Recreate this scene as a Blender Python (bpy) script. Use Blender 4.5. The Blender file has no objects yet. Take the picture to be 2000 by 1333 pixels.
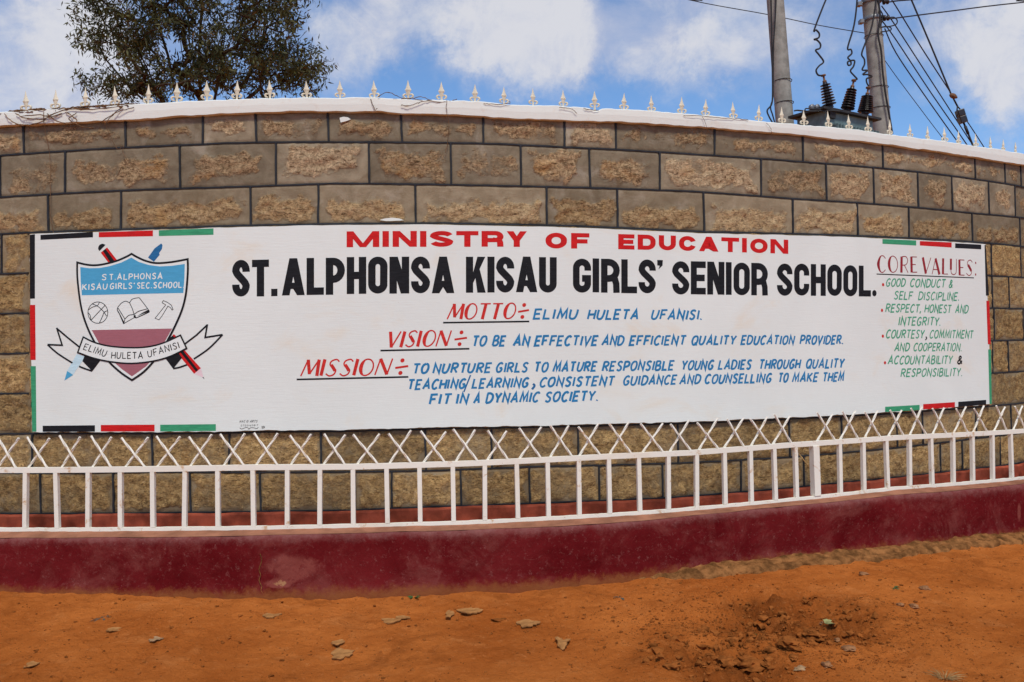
import bpy, bmesh, math, random
import numpy as np
from mathutils import Vector, Matrix

rnd = random.Random(7)
SC = bpy.context.scene
COL = SC.collection

# ------------------------------------------------------------------ camera
FPX, PITCH, ROLL, CAMZ = 1736.0, 0.0183, -0.0154, 1.327
_f = Vector((0, math.cos(PITCH), math.sin(PITCH)))
_u = Vector((0, -math.sin(PITCH), math.cos(PITCH)))
_r = Vector((1, 0, 0))
CR = math.cos(ROLL) * _r + math.sin(ROLL) * _u
CU = -math.sin(ROLL) * _r + math.cos(ROLL) * _u
CF = _f
CAM = Vector((0, 0, CAMZ))
cam = bpy.data.cameras.new('camera')
cam_o = bpy.data.objects.new('camera', cam)
COL.objects.link(cam_o)
cam_o.matrix_world = Matrix(((CR.x, CU.x, -CF.x, 0), (CR.y, CU.y, -CF.y, 0), (CR.z, CU.z, -CF.z, CAMZ), (0, 0, 0, 1)))
cam.sensor_width = 36.0
cam.lens = 36.0 * FPX / 2000.0
cam.clip_start, cam.clip_end = 0.05, 3000
SC.camera = cam_o


def ray(px, py):
    return CR * ((px - 1000) / FPX) + CU * ((666.5 - py) / FPX) + CF


def at(px, py, Y):
    d = ray(px, py)
    return CAM + d * (Y / d.y)


# ------------------------------------------------------------------ world, sun, exposure
SUN_EL, SUN_AZ = math.radians(56), math.radians(172)      # azimuth clockwise from +Y
SC.view_settings.view_transform = 'Standard'
SC.view_settings.look = 'None'
SC.view_settings.exposure = 0.0
SC.view_settings.gamma = 1.0
world = bpy.data.worlds.new('World')
SC.world = world
world.use_nodes = True
wt = world.node_tree
wt.nodes.clear()


def wn(t, **k):
    n = wt.nodes.new(t)
    for a, b in k.items():
        setattr(n, a, b)
    return n


sky = wn('ShaderNodeTexSky')
sky.sky_type = 'NISHITA'
sky.sun_disc = False
sky.sun_elevation = SUN_EL
sky.sun_rotation = SUN_AZ
sky.air_density, sky.dust_density, sky.ozone_density, sky.altitude = 1.0, 0.3, 2.5, 1500
tc = wn('ShaderNodeTexCoord')


def wmath(op, a, b=None, c=None):
    n = wn('ShaderNodeMath', operation=op)
    for i, v in enumerate((a, b, c)):
        if v is None:
            continue
        if isinstance(v, (int, float)):
            n.inputs[i].default_value = v
        else:
            wt.links.new(v, n.inputs[i])
    return n.outputs[0]


def wnoise(scale, det, rough, dist=0.0, stretch=(1, 1, 1)):
    mp = wn('ShaderNodeMapping')
    mp.inputs['Scale'].default_value = stretch
    wt.links.new(tc.outputs['Generated'], mp.inputs[0])
    n = wn('ShaderNodeTexNoise')
    n.inputs['Scale'].default_value = scale
    n.inputs['Detail'].default_value = det
    n.inputs['Roughness'].default_value = rough
    n.inputs['Distortion'].default_value = dist
    wt.links.new(mp.outputs[0], n.inputs['Vector'])
    return n.outputs[0]


# cloud masses: (direction picked from the photograph, angular radius, weight)
CLOUDS = [(20, 60, 190, .85), (110, 150, 130, .65), (40, 190, 140, .7), (130, 40, 60, .5), (735, 60, 95, .85), (690, 130, 80, .6),
          (770, 20, 70, .6), (1000, 30, 120, .95), (1050, 110, 85, .9), (930, 10, 80, .6), (1110, 60, 70, .55), (1270, 50, 90, .75), (1230, 130, 60, .3),
          (1330, 130, 80, .65), (1430, 60, 90, .75), (1480, 130, 80, .35), (1600, 20, 80, .35), (1890, 115, 85, .85), (1985, 125, 85, .9),
          (1790, 40, 70, .65), (1940, 60, 80, .45), (1990, 190, 50, .3), (1780, 160, 50, .3), (1640, 140, 60, .2), (400, -60, 240, .9), (1000, -160, 260, .9), (1500, -150, 260, .8), (2200, 40, 220, .8)]
wz = wn('ShaderNodeTexNoise')
wz.inputs['Scale'].default_value = 10.0
wz.inputs['Detail'].default_value = 7
wz.inputs['Roughness'].default_value = .66
wt.links.new(tc.outputs['Generated'], wz.inputs['Vector'])
wsub = wn('ShaderNodeVectorMath', operation='SUBTRACT')
wt.links.new(wz.outputs['Color'], wsub.inputs[0])
wsub.inputs[1].default_value = (.5, .5, .5)
wsc = wn('ShaderNodeVectorMath', operation='SCALE')
wsc.inputs['Scale'].default_value = .16
wt.links.new(wsub.outputs[0], wsc.inputs[0])
wadd = wn('ShaderNodeVectorMath', operation='ADD')
wt.links.new(tc.outputs['Generated'], wadd.inputs[0])
wt.links.new(wsc.outputs[0], wadd.inputs[1])
wnorm = wn('ShaderNodeVectorMath', operation='NORMALIZE')
wt.links.new(wadd.outputs[0], wnorm.inputs[0])
acc = None
for px, py, rad, wgt in CLOUDS:
    d = ray(px, py).normalized()
    vm = wn('ShaderNodeVectorMath', operation='DOT_PRODUCT')
    wt.links.new(wnorm.outputs[0], vm.inputs[0])
    vm.inputs[1].default_value = d
    mr = wn('ShaderNodeMapRange', interpolation_type='SMOOTHSTEP')
    mr.inputs['From Min'].default_value = math.cos(rad * 1.45 / FPX)
    mr.inputs['From Max'].default_value = 1.0
    mr.inputs['To Max'].default_value = wgt * .63
    wt.links.new(vm.outputs['Value'], mr.inputs['Value'])
    acc = mr.outputs[0] if acc is None else wmath('ADD', acc, mr.outputs[0])
nz = wnoise(14.0, 8, .66, .6, (1, 1, 1.25))
nz2 = wnoise(2.2, 3, .5, 0.2, (1, 1, 2.0))
# away from the cloud masses seen in the photo the sky keeps broken cloud
gen = wn('ShaderNodeSeparateXYZ')
wt.links.new(tc.outputs['Generated'], gen.inputs[0])
back = wn('ShaderNodeMapRange', interpolation_type='SMOOTHSTEP')
back.inputs['From Min'].default_value = .62
back.inputs['From Max'].default_value = .2
back.inputs['To Max'].default_value = .55
wt.links.new(gen.outputs['Y'], back.inputs['Value'])
acc = wmath('ADD', acc, back.outputs[0])
dens = wmath('ADD', acc, wmath('MULTIPLY', wmath('SUBTRACT', nz, .5), 1.45))
dens = wmath('ADD', dens, wmath('MULTIPLY', wmath('SUBTRACT', nz2, .5), .45))
cl = wn('ShaderNodeMapRange', interpolation_type='SMOOTHSTEP')
cl.inputs['From Min'].default_value = .0
cl.inputs['From Max'].default_value = 1.6
cl.inputs['To Max'].default_value = .93
wt.links.new(dens, cl.inputs['Value'])
SKY_GAIN = 0.115
tint = wn('ShaderNodeMix', data_type='RGBA', blend_type='MULTIPLY')
tint.inputs['Factor'].default_value = 1.0
tint.inputs['B'].default_value = (SKY_GAIN * 1.0, SKY_GAIN * 1.22, SKY_GAIN * 1.38, 1)
wt.links.new(sky.outputs[0], tint.inputs['A'])
shade = wn('ShaderNodeMix', data_type='RGBA')
shade.inputs['A'].default_value = (.47, .52, .68, 1)
shade.inputs['B'].default_value = (.72, .72, .76, 1)
thick = wmath('ADD', wmath('MULTIPLY', dens, .36), wmath('MULTIPLY', wmath('SUBTRACT', wnoise(11.0, 7, .66, .6), .5), 2.2))
sf = wn('ShaderNodeMapRange', interpolation_type='SMOOTHSTEP')
sf.inputs['From Min'].default_value = .05
sf.inputs['From Max'].default_value = .75
wt.links.new(thick, sf.inputs['Value'])
wt.links.new(sf.outputs[0], shade.inputs['Factor'])
mixc = wn('ShaderNodeMix', data_type='RGBA')
wt.links.new(cl.outputs[0], mixc.inputs['Factor'])
wt.links.new(tint.outputs['Result'], mixc.inputs['A'])
wt.links.new(shade.outputs['Result'], mixc.inputs['B'])
bg = wn('ShaderNodeBackground')
bg.inputs['Strength'].default_value = 1.0
wt.links.new(mixc.outputs['Result'], bg.inputs['Color'])
wo = wn('ShaderNodeOutputWorld')
wt.links.new(bg.outputs[0], wo.inputs[0])

sun = bpy.data.lights.new('sun', 'SUN')
sun.energy = 2.95
sun.angle = math.radians(11)
sun.color = (1.0, .955, .85)
sun_o = bpy.data.objects.new('sun', sun)
COL.objects.link(sun_o)
sd = Vector((math.sin(SUN_AZ) * math.cos(SUN_EL), math.cos(SUN_AZ) * math.cos(SUN_EL), math.sin(SUN_EL)))
sun_o.rotation_euler = sd.to_track_quat('Z', 'Y').to_euler()
sun_o.location = (0, -8, 14)

# ------------------------------------------------------------------ plan of the curved wall
WR, WCX, WCY = 9.3375, -1.4825, 14.462          # face radius and centre; the curve bulges towards the road
FOFF, POFF = .235, .36                          # railing and low wall stand out from the face by this much


def wp(s, z, off=0.0):
    a = s / WR
    r = WR + off
    return Vector((WCX + r * math.sin(a), WCY - r * math.cos(a), z))


def wp_np(s, z, off):
    a = s / WR
    r = WR + off
    return np.stack([WCX + r * np.sin(a), WCY - r * np.cos(a), z], -1)


def onw(px, py, off=0.0):
    """where a sight line meets the upright surface that stands `off` out from the wall face -> (arc length, height)"""
    d = ray(px, py)
    R = WR + off
    a = d.x * d.x + d.y * d.y
    b = -2 * (d.x * WCX + d.y * WCY)
    c = WCX * WCX + WCY * WCY - R * R
    t = (-b - math.sqrt(max(b * b - 4 * a * c, 0))) / (2 * a)
    p = CAM + d * t
    return math.atan2(p.x - WCX, WCY - p.y) * WR, p.z


def line(pts, off=0.0):
    q = [onw(x, y, off) for x, y in pts]
    ss = np.array([a for a, b in q])
    zz = np.array([b for a, b in q])
    return lambda s: np.interp(s, ss, zz)


S0, S1 = -4.6, 7.6                               # extent of the wall along its arc
L_C = line([(0, 250), (245, 238), (490, 223), (700, 220.5), (1000, 234), (1350, 250), (1650, 276.5), (1895, 310), (2000, 325.5)])
L_CT = line([(0, 222), (60, 219), (245, 208), (490, 195), (700, 194), (860, 198), (1000, 206), (1350, 226), (1480, 239), (1650, 254), (1750, 267), (1895, 287), (2000, 303)])
L_12 = line([(0, 304.5), (245, 289), (490, 279), (700, 278.3), (947, 281), (1101, 288), (1350, 301.7), (1568, 316.8), (1902, 350), (2000, 365.8)])
L_23 = line([(0, 386), (238, 372.8), (490, 365), (650, 359), (1000, 364), (1350, 374.5), (1545, 388.5), (1895, 416.5), (2000, 426)])
L_T = line([(0, 458), (58, 455), (330, 446), (430, 442), (865, 436.4), (1000, 439), (1100, 441), (1380, 453.6), (1722, 463), (1924.6, 475), (2000, 482)])
L_B = line([(0, 848), (63, 847), (430, 846.7), (520, 844), (664, 843), (899, 836.7), (1000, 835.7), (1380, 826), (1729, 809), (1937, 793), (2000, 787)])
L_9 = line([(30, 924), (298, 922), (830, 920), (1034, 912), (1323, 905), (1541, 893), (1750, 875), (1906, 856), (2000, 845)])
L_10 = line([(0, 1003), (222, 1002), (500, 999), (700, 996), (830, 990), (1034, 983), (1305, 972), (1447, 961), (1640, 943), (1840, 922), (2000, 903)])
Z_LEDGE = .40                                     # height of the ledge on the low wall
P_TOP = line([(0, 1052.7), (269, 1050.8), (650, 1043.5), (1185, 1025), (1350, 1008), (1540, 989.5), (1750, 968), (2000, 946)], POFF)
P_BOT = line([(0, 1158), (150, 1164), (269, 1167), (650, 1166), (1000, 1153), (1185, 1139), (1300, 1126.5), (1560, 1095), (1800, 1070), (2000, 1049)], POFF)
R_TOP = line([(0, 913.5), (269, 911.5), (500, 907.7), (700, 906.5), (915, 900.3), (1185, 887), (1350, 879.6), (1540, 865), (1752, 850.5), (2000, 838)], FOFF)
R_BOT = line([(0, 1038), (269, 1037), (675, 1031), (915, 1024), (1185, 1010), (1325, 999.7), (1540, 980), (1752, 956.5), (2000, 936.5)], FOFF)


# ------------------------------------------------------------------ numpy value noise
def vnoise(x, y, z=0.0, seed=0):
    x, y = np.asarray(x, float), np.asarray(y, float)
    z = np.zeros_like(x) + z
    xi, yi, zi = np.floor(x).astype(np.int64), np.floor(y).astype(np.int64), np.floor(z).astype(np.int64)
    fx, fy, fz = x - xi, y - yi, z - zi
    fx, fy, fz = [t * t * (3 - 2 * t) for t in (fx, fy, fz)]

    def h(a, b, c):
        n = (a * 374761393 + b * 668265263 + c * 2147483647 + seed * 974711) & 0xffffffff
        n = ((n ^ (n >> 13)) * 1274126177) & 0xffffffff
        n = ((n ^ (n >> 16)) * 2246822519) & 0xffffffff
        return ((n ^ (n >> 15)) & 0xffff) / 65535.0
    r = 0
    for dz in (0, 1):
        for dy in (0, 1):
            for dx in (0, 1):
                w = (fx if dx else 1 - fx) * (fy if dy else 1 - fy) * (fz if dz else 1 - fz)
                r = r + w * h(xi + dx, yi + dy, zi + dz)
    return r * 2 - 1


def fbm(x, y, sc, oct=4, gain=.5, seed=0):
    r, a = 0, 1.0
    for i in range(oct):
        r = r + a * vnoise(np.asarray(x) * sc, np.asarray(y) * sc, 0, seed + i * 17)
        sc *= 2.03
        a *= gain
    return r


def sstep(a, b, x):
    t = np.clip((x - a) / (b - a), 0, 1)
    return t * t * (3 - 2 * t)


# ------------------------------------------------------------------ materials
def new_mat(name, rough=.85, spec=.3):
    m = bpy.data.materials.new(name)
    m.use_nodes = True
    b = m.node_tree.nodes['Principled BSDF']
    b.inputs['Roughness'].default_value = rough
    b.inputs['Specular IOR Level'].default_value = spec
    return m, m.node_tree, b


class NT:
    """small wrapper for wiring nodes"""
    def __init__(s, tree):
        s.t = tree
        s.co = tree.nodes.new('ShaderNodeTexCoord').outputs['Object']

    def new(s, t, **k):
        n = s.t.nodes.new(t)
        for a, b in k.items():
            setattr(n, a, b)
        return n

    def put(s, sock, v):
        if isinstance(v, (int, float)):
            sock.default_value = v
        elif isinstance(v, tuple):
            sock.default_value = v if len(v) != 3 or sock.type == 'VECTOR' else v + (1,)
        else:
            s.t.links.new(v, sock)

    def noise(s, scale, det=4, rough=.55, dist=0.0, stretch=None, rot=None, vec=None):
        v = vec or s.co
        if stretch or rot:
            mp = s.new('ShaderNodeMapping')
            mp.inputs['Scale'].default_value = stretch or (1, 1, 1)
            mp.inputs['Rotation'].default_value = rot or (0, 0, 0)
            s.put(mp.inputs[0], v)
            v = mp.outputs[0]
        n = s.new('ShaderNodeTexNoise')
        s.put(n.inputs['Vector'], v)
        n.inputs['Scale'].default_value = scale
        n.inputs['Detail'].default_value = det
        n.inputs['Roughness'].default_value = rough
        n.inputs['Distortion'].default_value = dist
        return n.outputs[0]

    def voro(s, scale, feature='DISTANCE_TO_EDGE', vec=None, rnd_=1.0):
        n = s.new('ShaderNodeTexVoronoi', feature=feature)
        s.put(n.inputs['Vector'], vec or s.co)
        n.inputs['Scale'].default_value = scale
        n.inputs['Randomness'].default_value = rnd_
        return n.outputs['Distance']

    def ramp(s, v, a, b, lo=0.0, hi=1.0):
        n = s.new('ShaderNodeMapRange', interpolation_type='SMOOTHSTEP')
        s.put(n.inputs['Value'], v)
        for k, x in (('From Min', a), ('From Max', b), ('To Min', lo), ('To Max', hi)):
            n.inputs[k].default_value = x
        return n.outputs[0]

    def mix(s, f, a, b, mode='MIX'):
        n = s.new('ShaderNodeMix', data_type='RGBA', blend_type=mode)
        s.put(n.inputs['Factor'], f)
        s.put(n.inputs['A'], a)
        s.put(n.inputs['B'], b)
        return n.outputs['Result']

    def math(s, op, a, b=0.0):
        n = s.new('ShaderNodeMath', operation=op)
        s.put(n.inputs[0], a)
        s.put(n.inputs[1], b)
        return n.outputs[0]

    def attr(s, name):
        return s.new('ShaderNodeAttribute', attribute_name=name).outputs['Fac']

    def bump(s, h, strength=.5, dist=.01, normal=None):
        n = s.new('ShaderNodeBump')
        n.inputs['Strength'].default_value = strength
        n.inputs['Distance'].default_value = dist
        s.put(n.inputs['Height'], h)
        if normal:
            s.put(n.inputs['Normal'], normal)
        return n.outputs[0]


def simple_mat(name, col, var=.25, rough=.7, scale=8, bump=.2, bscale=60, bdist=.002, spec=.3, metal=0.0):
    m, t, b = new_mat(name, rough, 0.02 if rough >= .9 else spec)
    n = NT(t)
    c2 = tuple(max(0, c * (1 - var)) for c in col)
    c3 = tuple(min(1, c * (1 + var * .6)) for c in col)
    n.put(b.inputs['Base Color'], n.mix(n.ramp(n.noise(scale, 5, .6), .3, .7), c2, c3))
    b.inputs['Metallic'].default_value = metal
    if bump:
        n.put(b.inputs['Normal'], n.bump(n.noise(bscale, 4), bump, bdist))
    return m


def mat_stone():
    m, t, b = new_mat('quarried_stone', .95, .06)
    n = NT(t)
    rough, tint, kind = n.attr('rough'), n.attr('tint'), n.attr('lower')
    # smeared grey plaster round the edges of each stone
    marg = n.mix(n.ramp(n.noise(9, 6, .65, .6), .3, .72), (.150, .124, .090), (.225, .190, .142))
    marg = n.mix(n.ramp(n.noise(4.5, 5, .62, .9), .54, .74, 0, .6), marg, (.34, .305, .26))
    marg = n.mix(n.ramp(n.noise(6.5, 5, .66, .9), .55, .74, 0, .6), marg, (.115, .088, .058))
    marg = n.mix(n.ramp(n.noise(2.6, 6, .68, .9, (1, 1, .7)), .48, .68, 0, .55), marg, (.105, .086, .064))
    # hewn faces
    grain = n.noise(48, 6, .72, .4)
    face = n.mix(n.ramp(grain, .3, .7), (.17, .115, .066), (.52, .375, .235))
    face = n.mix(n.ramp(n.noise(5, 4, .6, .4), .52, .72, 0, .55), face, (.40, .215, .075))
    face = n.mix(n.ramp(tint, .5, .95, 0, .5), face, n.mix(n.ramp(grain, .3, .7), (.20, .155, .105), (.44, .36, .26)))
    low = n.mix(n.ramp(n.noise(30, 7, .72, .4), .3, .7), (.185, .118, .052), (.49, .335, .160))
    low = n.mix(n.ramp(n.noise(4.2, 5, .65, .8), .58, .74, 0, .6), low, (.34, .185, .07))
    low = n.mix(n.ramp(n.noise(7, 5, .6, .5), .58, .74, 0, .5), low, (.19, .155, .11))
    face = n.mix(kind, face, low)
    marg = n.mix(n.math('MULTIPLY', kind, .5), marg, (.21, .155, .09))
    mk = n.math('ADD', rough, n.math('MULTIPLY', n.math('SUBTRACT', n.noise(16, 8, .78, .8), .5), 1.65))
    mk = n.ramp(mk, .22, .86)
    col = n.mix(mk, marg, face)
    chis = n.noise(30, 7, .78, 1.2, (1.0, 1.0, 2.6), (0, .7, 0))
    col = n.mix(n.math('MULTIPLY', n.ramp(chis, .49, .63, 0, .9), n.math('ADD', mk, .12)), col, (.075, .047, .026))
    pits = n.ramp(n.noise(42, 5, .7), .60, .72, 0, .85)
    col = n.mix(n.math('MULTIPLY', pits, n.math('ADD', mk, .15)), col, (.065, .042, .024))
    spk = n.ramp(n.noise(55, 6, .75), .56, .70, 0, .65)
    col = n.mix(n.math('MULTIPLY', spk, mk), col, (.56, .43, .28))
    v = n.ramp(tint, 0, 1, 1.02, 1.50)
    g = n.new('ShaderNodeCombineColor')
    for i, wm in enumerate((1.03, .985, .89)):
        n.put(g.inputs[i], n.math('MULTIPLY', v, wm))
    col = n.mix(1.0, col, g.outputs[0], 'MULTIPLY')
    n.put(b.inputs['Base Color'], col)
    nb = n.bump(n.math('MULTIPLY', chis, n.math('ADD', mk, .2)), .8, .016)
    nb = n.bump(n.noise(95, 6, .75), .5, .005, nb)
    n.put(b.inputs['Normal'], nb)
    return m


def mat_white(name, col=(.79, .765, .735), stain=(.62, .5, .33), amt=.35, brush=True, rust=0.0, sc=1.0):
    m, t, b = new_mat(name, .65, .18)
    n = NT(t)
    c = n.mix(n.ramp(n.noise(1.6 * sc, 4, .6, .4), .35, .7), tuple(x * .955 for x in col), col)
    c = n.mix(n.ramp(n.noise(2.3 * sc, 6, .62, .8, (1, 1, 1.6)), .53, .80, 0, amt), c, stain)
    c = n.mix(n.ramp(n.noise(55 * sc, 2, .5), .76, .82, 0, .35), c, (.35, .27, .2))
    if rust:
        c = n.mix(n.ramp(n.noise(13 * sc, 6, .7, .4), .575, .68, 0, rust), c, (.52, .27, .09))
        c = n.mix(n.ramp(n.noise(38 * sc, 4, .7), .68, .76, 0, rust), c, (.22, .08, .03))
    n.put(b.inputs['Base Color'], c)
    h = n.noise(9, 5, .7, .3, (1, 1, 14)) if brush else n.noise(40, 4, .6)
    nb = n.bump(h, .18, .006)
    nb = n.bump(n.noise(30, 6, .7), .12, .004, nb)
    n.put(b.inputs['Normal'], nb)
    return m


def mat_ink(name, col, var=.18):
    m, t, b = new_mat(name, .62, .16)
    n = NT(t)
    hi = tuple(min(1, c * (1 + var)) for c in col)
    lo = tuple(c * (1 - var) for c in col)
    c = n.mix(n.ramp(n.noise(18, 5, .7, .2, (1, 1, 7)), .3, .7), lo, hi)
    n.put(b.inputs['Base Color'], c)
    n.put(b.inputs['Normal'], n.bump(n.noise(14, 5, .7, .2, (1, 1, 12)), .3, .004))
    return m


def mat_plinth():
    m, t, b = new_mat('worn_maroon_paint', .95, .0)
    n = NT(t)
    c = n.mix(n.ramp(n.noise(2.2, 6, .65, .5), .32, .68), (.100, .0055, .0072), (.150, .013, .0145))
    c = n.mix(n.ramp(n.noise(3.4, 8, .74, .6), .46, .70, 0, .68), c, (.215, .055, .046))
    c = n.mix(n.ramp(n.noise(8, 8, .76, .6), .58, .72, 0, .5), c, (.24, .075, .064))
    c = n.mix(n.ramp(n.noise(38, 8, .84), .545, .68, 0, .6), c, (.29, .115, .10))
    scr = n.noise(30, 5, .75, .6, (.35, .35, 2.2))
    c = n.mix(n.ramp(scr, .62, .74, 0, .3), c, (.30, .14, .11))
    up = n.attr('up')                                  # 0 at the foot of the wall, 1 at its top edge
    edge = n.math('ADD', up, n.math('MULTIPLY', n.math('SUBTRACT', n.noise(14, 8, .8), .5), .5))
    c = n.mix(n.ramp(edge, .82, 1.1, 0, .5), c, (.33, .17, .15))
    c = n.mix(n.ramp(edge, .20, .0, 0, .85), c, (.25, .085, .028))
    c = n.mix(n.ramp(n.noise(34, 3, .6), .76, .82, 0, .6), c, (.45, .30, .2))
    peel = n.attr('peel')
    pk = n.math('ADD', peel, n.math('MULTIPLY', n.math('SUBTRACT', n.noise(13, 8, .78, .7), .5), 1.5))
    c = n.mix(n.ramp(pk, .38, .75, 0, .7), c, (.27, .072, .056))
    c = n.mix(n.ramp(pk, .88, .98, 0, .85), c, (.42, .215, .10))
    n.put(b.inputs['Base Color'], c)
    nb = n.bump(n.noise(24, 8, .78), .7, .010)
    nb = n.bump(n.noise(80, 6, .75), .4, .004, nb)
    n.put(b.inputs['Normal'], nb)
    return m


def mat_ground():
    m, t, b = new_mat('red_earth', 1.0, .0)
    n = NT(t)
    c = n.mix(n.ramp(n.noise(1.3, 7, .66, .5), .3, .7), (.255, .076, .0170), (.37, .126, .031))
    c = n.mix(n.ramp(n.noise(4.5, 7, .7, .6), .5, .75, 0, .55), c, (.40, .165, .055))
    c = n.mix(n.ramp(n.noise(2.4, 7, .7, 1.0), .50, .72, 0, .75), c, (.175, .052, .0125))
    dis = n.attr('dug')
    c = n.mix(n.math('MULTIPLY', dis, n.ramp(n.noise(9, 7, .75), .3, .65, .3, .95)), c, (.085, .026, .0075))
    c = n.mix(n.ramp(n.noise(26, 8, .8), .55, .72, 0, .5), c, (.14, .041, .010))
    c = n.mix(n.ramp(n.noise(36, 8, .82), .54, .68, 0, .5), c, (.42, .185, .07))
    c = n.mix(n.ramp(n.noise(110, 3, .6), .69, .76, 0, .7), c, (.45, .28, .15))
    wv = n.new('ShaderNodeVectorMath', operation='ADD')
    n.put(wv.inputs[0], n.co)
    dn = n.new('ShaderNodeTexNoise')
    dn.inputs['Scale'].default_value = 4
    dn.inputs['Detail'].default_value = 6
    n.put(dn.inputs['Vector'], n.co)
    sc_ = n.new('ShaderNodeVectorMath', operation='SCALE')
    sc_.inputs['Scale'].default_value = .4
    n.put(sc_.inputs[0], dn.outputs['Color'])
    n.put(wv.inputs[1], sc_.outputs[0])
    cr = n.voro(7.5, vec=wv.outputs[0])
    crack = n.math('MULTIPLY', n.ramp(cr, .0, .035, 1, 0), n.ramp(n.noise(.9, 3, .5), .48, .62))
    c = n.mix(n.math('MULTIPLY', crack, .38), c, (.15, .042, .010))
    c = n.mix(1.0, c, (1.80, 1.57, 1.34), 'MULTIPLY')
    n.put(b.inputs['Base Color'], c)
    nb = n.bump(n.noise(12, 8, .75), .6, .035)
    nb = n.bump(n.noise(48, 8, .82), .75, .010, nb)
    nb = n.bump(crack, .3, -.006, nb)
    n.put(b.inputs['Normal'], nb)
    return m


M = {}
M['stone'] = mat_stone()
M['joint'] = simple_mat('dark_pointing', (.022, .024, .029), .35, .8, 14, .4, 70)
M['core'] = simple_mat('mortar_core', (.12, .10, .08), .3, .95)
M['coping'] = mat_white('coping_white', (.77, .775, .71), (.55, .42, .29), .35, True, .12)
M['panel'] = mat_white('panel_white', (.75, .775, .725), (.74, .63, .47), .6)
M['metal'] = mat_white('railing_white', (.83, .785, .68), (.66, .5, .32), .4, False, .75)
M['finial'] = mat_white('finial_cream', (.74, .66, .50), (.60, .42, .20), .5, False, .45, 4.0)
M['plinth'] = mat_plinth()
M['ledge'] = simple_mat('dusty_ledge', (.33, .145, .085), .3, .95, 7, .4, 60, .004)
M['band'] = simple_mat('red_oxide_band', (.44, .098, .05), .5, .95, 6, .4, 50, .003)
M['footing'] = simple_mat('crumbling_mortar', (.255, .108, .036), .6, .97, 14, 1.0, 40, .02)
M['ground'] = mat_ground()
M['black'] = mat_ink('ink_black', (.0105, .0105, .0125), .4)
M['red'] = mat_ink('ink_red', (.56, .012, .012))
M['redl'] = mat_ink('ink_scarlet', (.56, .028, .022))
M['green'] = mat_ink('ink_green', (.045, .30, .145))
M['greenl'] = mat_ink('ink_pale_green', (.075, .33, .19))
M['blue'] = mat_ink('ink_blue', (.022, .19, .40))
M['navy'] = mat_ink('ink_dark_blue', (.02, .13, .30))
M['sky'] = mat_ink('ink_sky_blue', (.075, .345, .56), .06)
M['pale'] = mat_ink('ink_pale_blue', (.52, .70, .76), .08)
M['mauve'] = mat_ink('ink_mauve', (.35, .125, .15), .06)
M['wine'] = mat_ink('ink_wine', (.29, .02, .028))
M['pink'] = mat_ink('ink_pale_pink', (.76, .58, .60), .05)
M['white'] = mat_ink('ink_white', (.755, .785, .745), .03)
M['bark'] = simple_mat('bark', (.062, .042, .026), .5, .95, 20, .7, 60, .01)
M['concrete'] = simple_mat('pole_concrete', (.30, .285, .25), .28, .9, 7, .35, 60, .004)
M['wire'] = simple_mat('wire_black', (.022, .019, .020), .2, .6, 20, 0)
M['steel'] = simple_mat('galvanised_steel', (.22, .22, .22), .3, .5, 20, .2, 60, .001, .5, .6)
M['tank'] = simple_mat('tank_paint', (.135, .20, .20), .35, .6, 6, .2, 50, .002)
M['lid'] = simple_mat('lid_paint', (.03, .03, .03), .4, .7, 10, .2)
M['porcelain'] = simple_mat('brown_porcelain', (.022, .015, .013), .3, .3, 20, 0, spec=.5)
M['rust'] = simple_mat('rusted_metal', (.17, .085, .045), .5, .85, 30, .3)
M['vine'] = simple_mat('dry_vine', (.19, .105, .055), .5, .95, 40, 0)
M['straw'] = simple_mat('dry_straw', (.40, .24, .10), .35, .95, 30, 0)
M['flake'] = simple_mat('dried_mud', (.37, .17, .058), .3, .97, 25, .6, 70, .004)
M['paleflake'] = simple_mat('pale_chip', (.36, .215, .11), .3, .97, 25, .5, 70, .004)
M['stoneg'] = simple_mat('field_stone', (.29, .135, .06), .4, .97, 22, .7, 60, .006)
M['clod'] = simple_mat('earth_clod', (.27, .084, .019), .45, .97, 22, .8, 60, .006)
M['weed'] = simple_mat('weed_leaf', (.06, .13, .035), .4, .8, 30, 0)
M['paleleaf'] = simple_mat('pale_leaf', (.30, .29, .12), .3, .9, 30, 0)
M['greyleaf'] = simple_mat('withered_leaf', (.10, .085, .06), .4, .9, 30, 0)


def mat_leaf():
    m, t, b = new_mat('tree_leaf', .6, .35)
    n = NT(t)
    r = n.attr('tint')
    c = n.mix(n.ramp(r, 0, 1), (.027, .033, .010), (.125, .118, .032))
    c = n.mix(n.ramp(r, .86, .97), c, (.13, .075, .025))
    n.put(b.inputs['Base Color'], c)
    tr = n.new('ShaderNodeBsdfTranslucent')
    n.put(tr.inputs['Color'], (.07, .085, .02))
    mx = n.new('ShaderNodeMixShader')
    mx.inputs[0].default_value = .22
    t.links.new(b.outputs[0], mx.inputs[1])
    t.links.new(tr.outputs[0], mx.inputs[2])
    out = [x for x in t.nodes if x.type == 'OUTPUT_MATERIAL'][0]
    t.links.new(mx.outputs[0], out.inputs[0])
    return m


M['leaf'] = mat_leaf()


# ------------------------------------------------------------------ object helpers
def link(name, me, mat, parent=None, loc=None):
    o = bpy.data.objects.new(name, me)
    if mat is not None:
        me.materials.append(M[mat] if isinstance(mat, str) else mat)
    COL.objects.link(o)
    if parent is not None:
        o.parent = parent
        base = parent
        off = Vector((0, 0, 0))
        while base is not None:
            off += base.location
            base = base.parent
        if off.length > 0:
            me.transform(Matrix.Translation(-off))
    elif loc is not None:
        me.transform(Matrix.Translation(-Vector(loc)))
        o.location = loc
    return o


def tag(o, label, cat, group=None, kind=None):
    if label:
        o['label'] = label
    if cat:
        o['category'] = cat
    if group:
        o['group'] = group
    if kind:
        o['kind'] = kind
    return o


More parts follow.
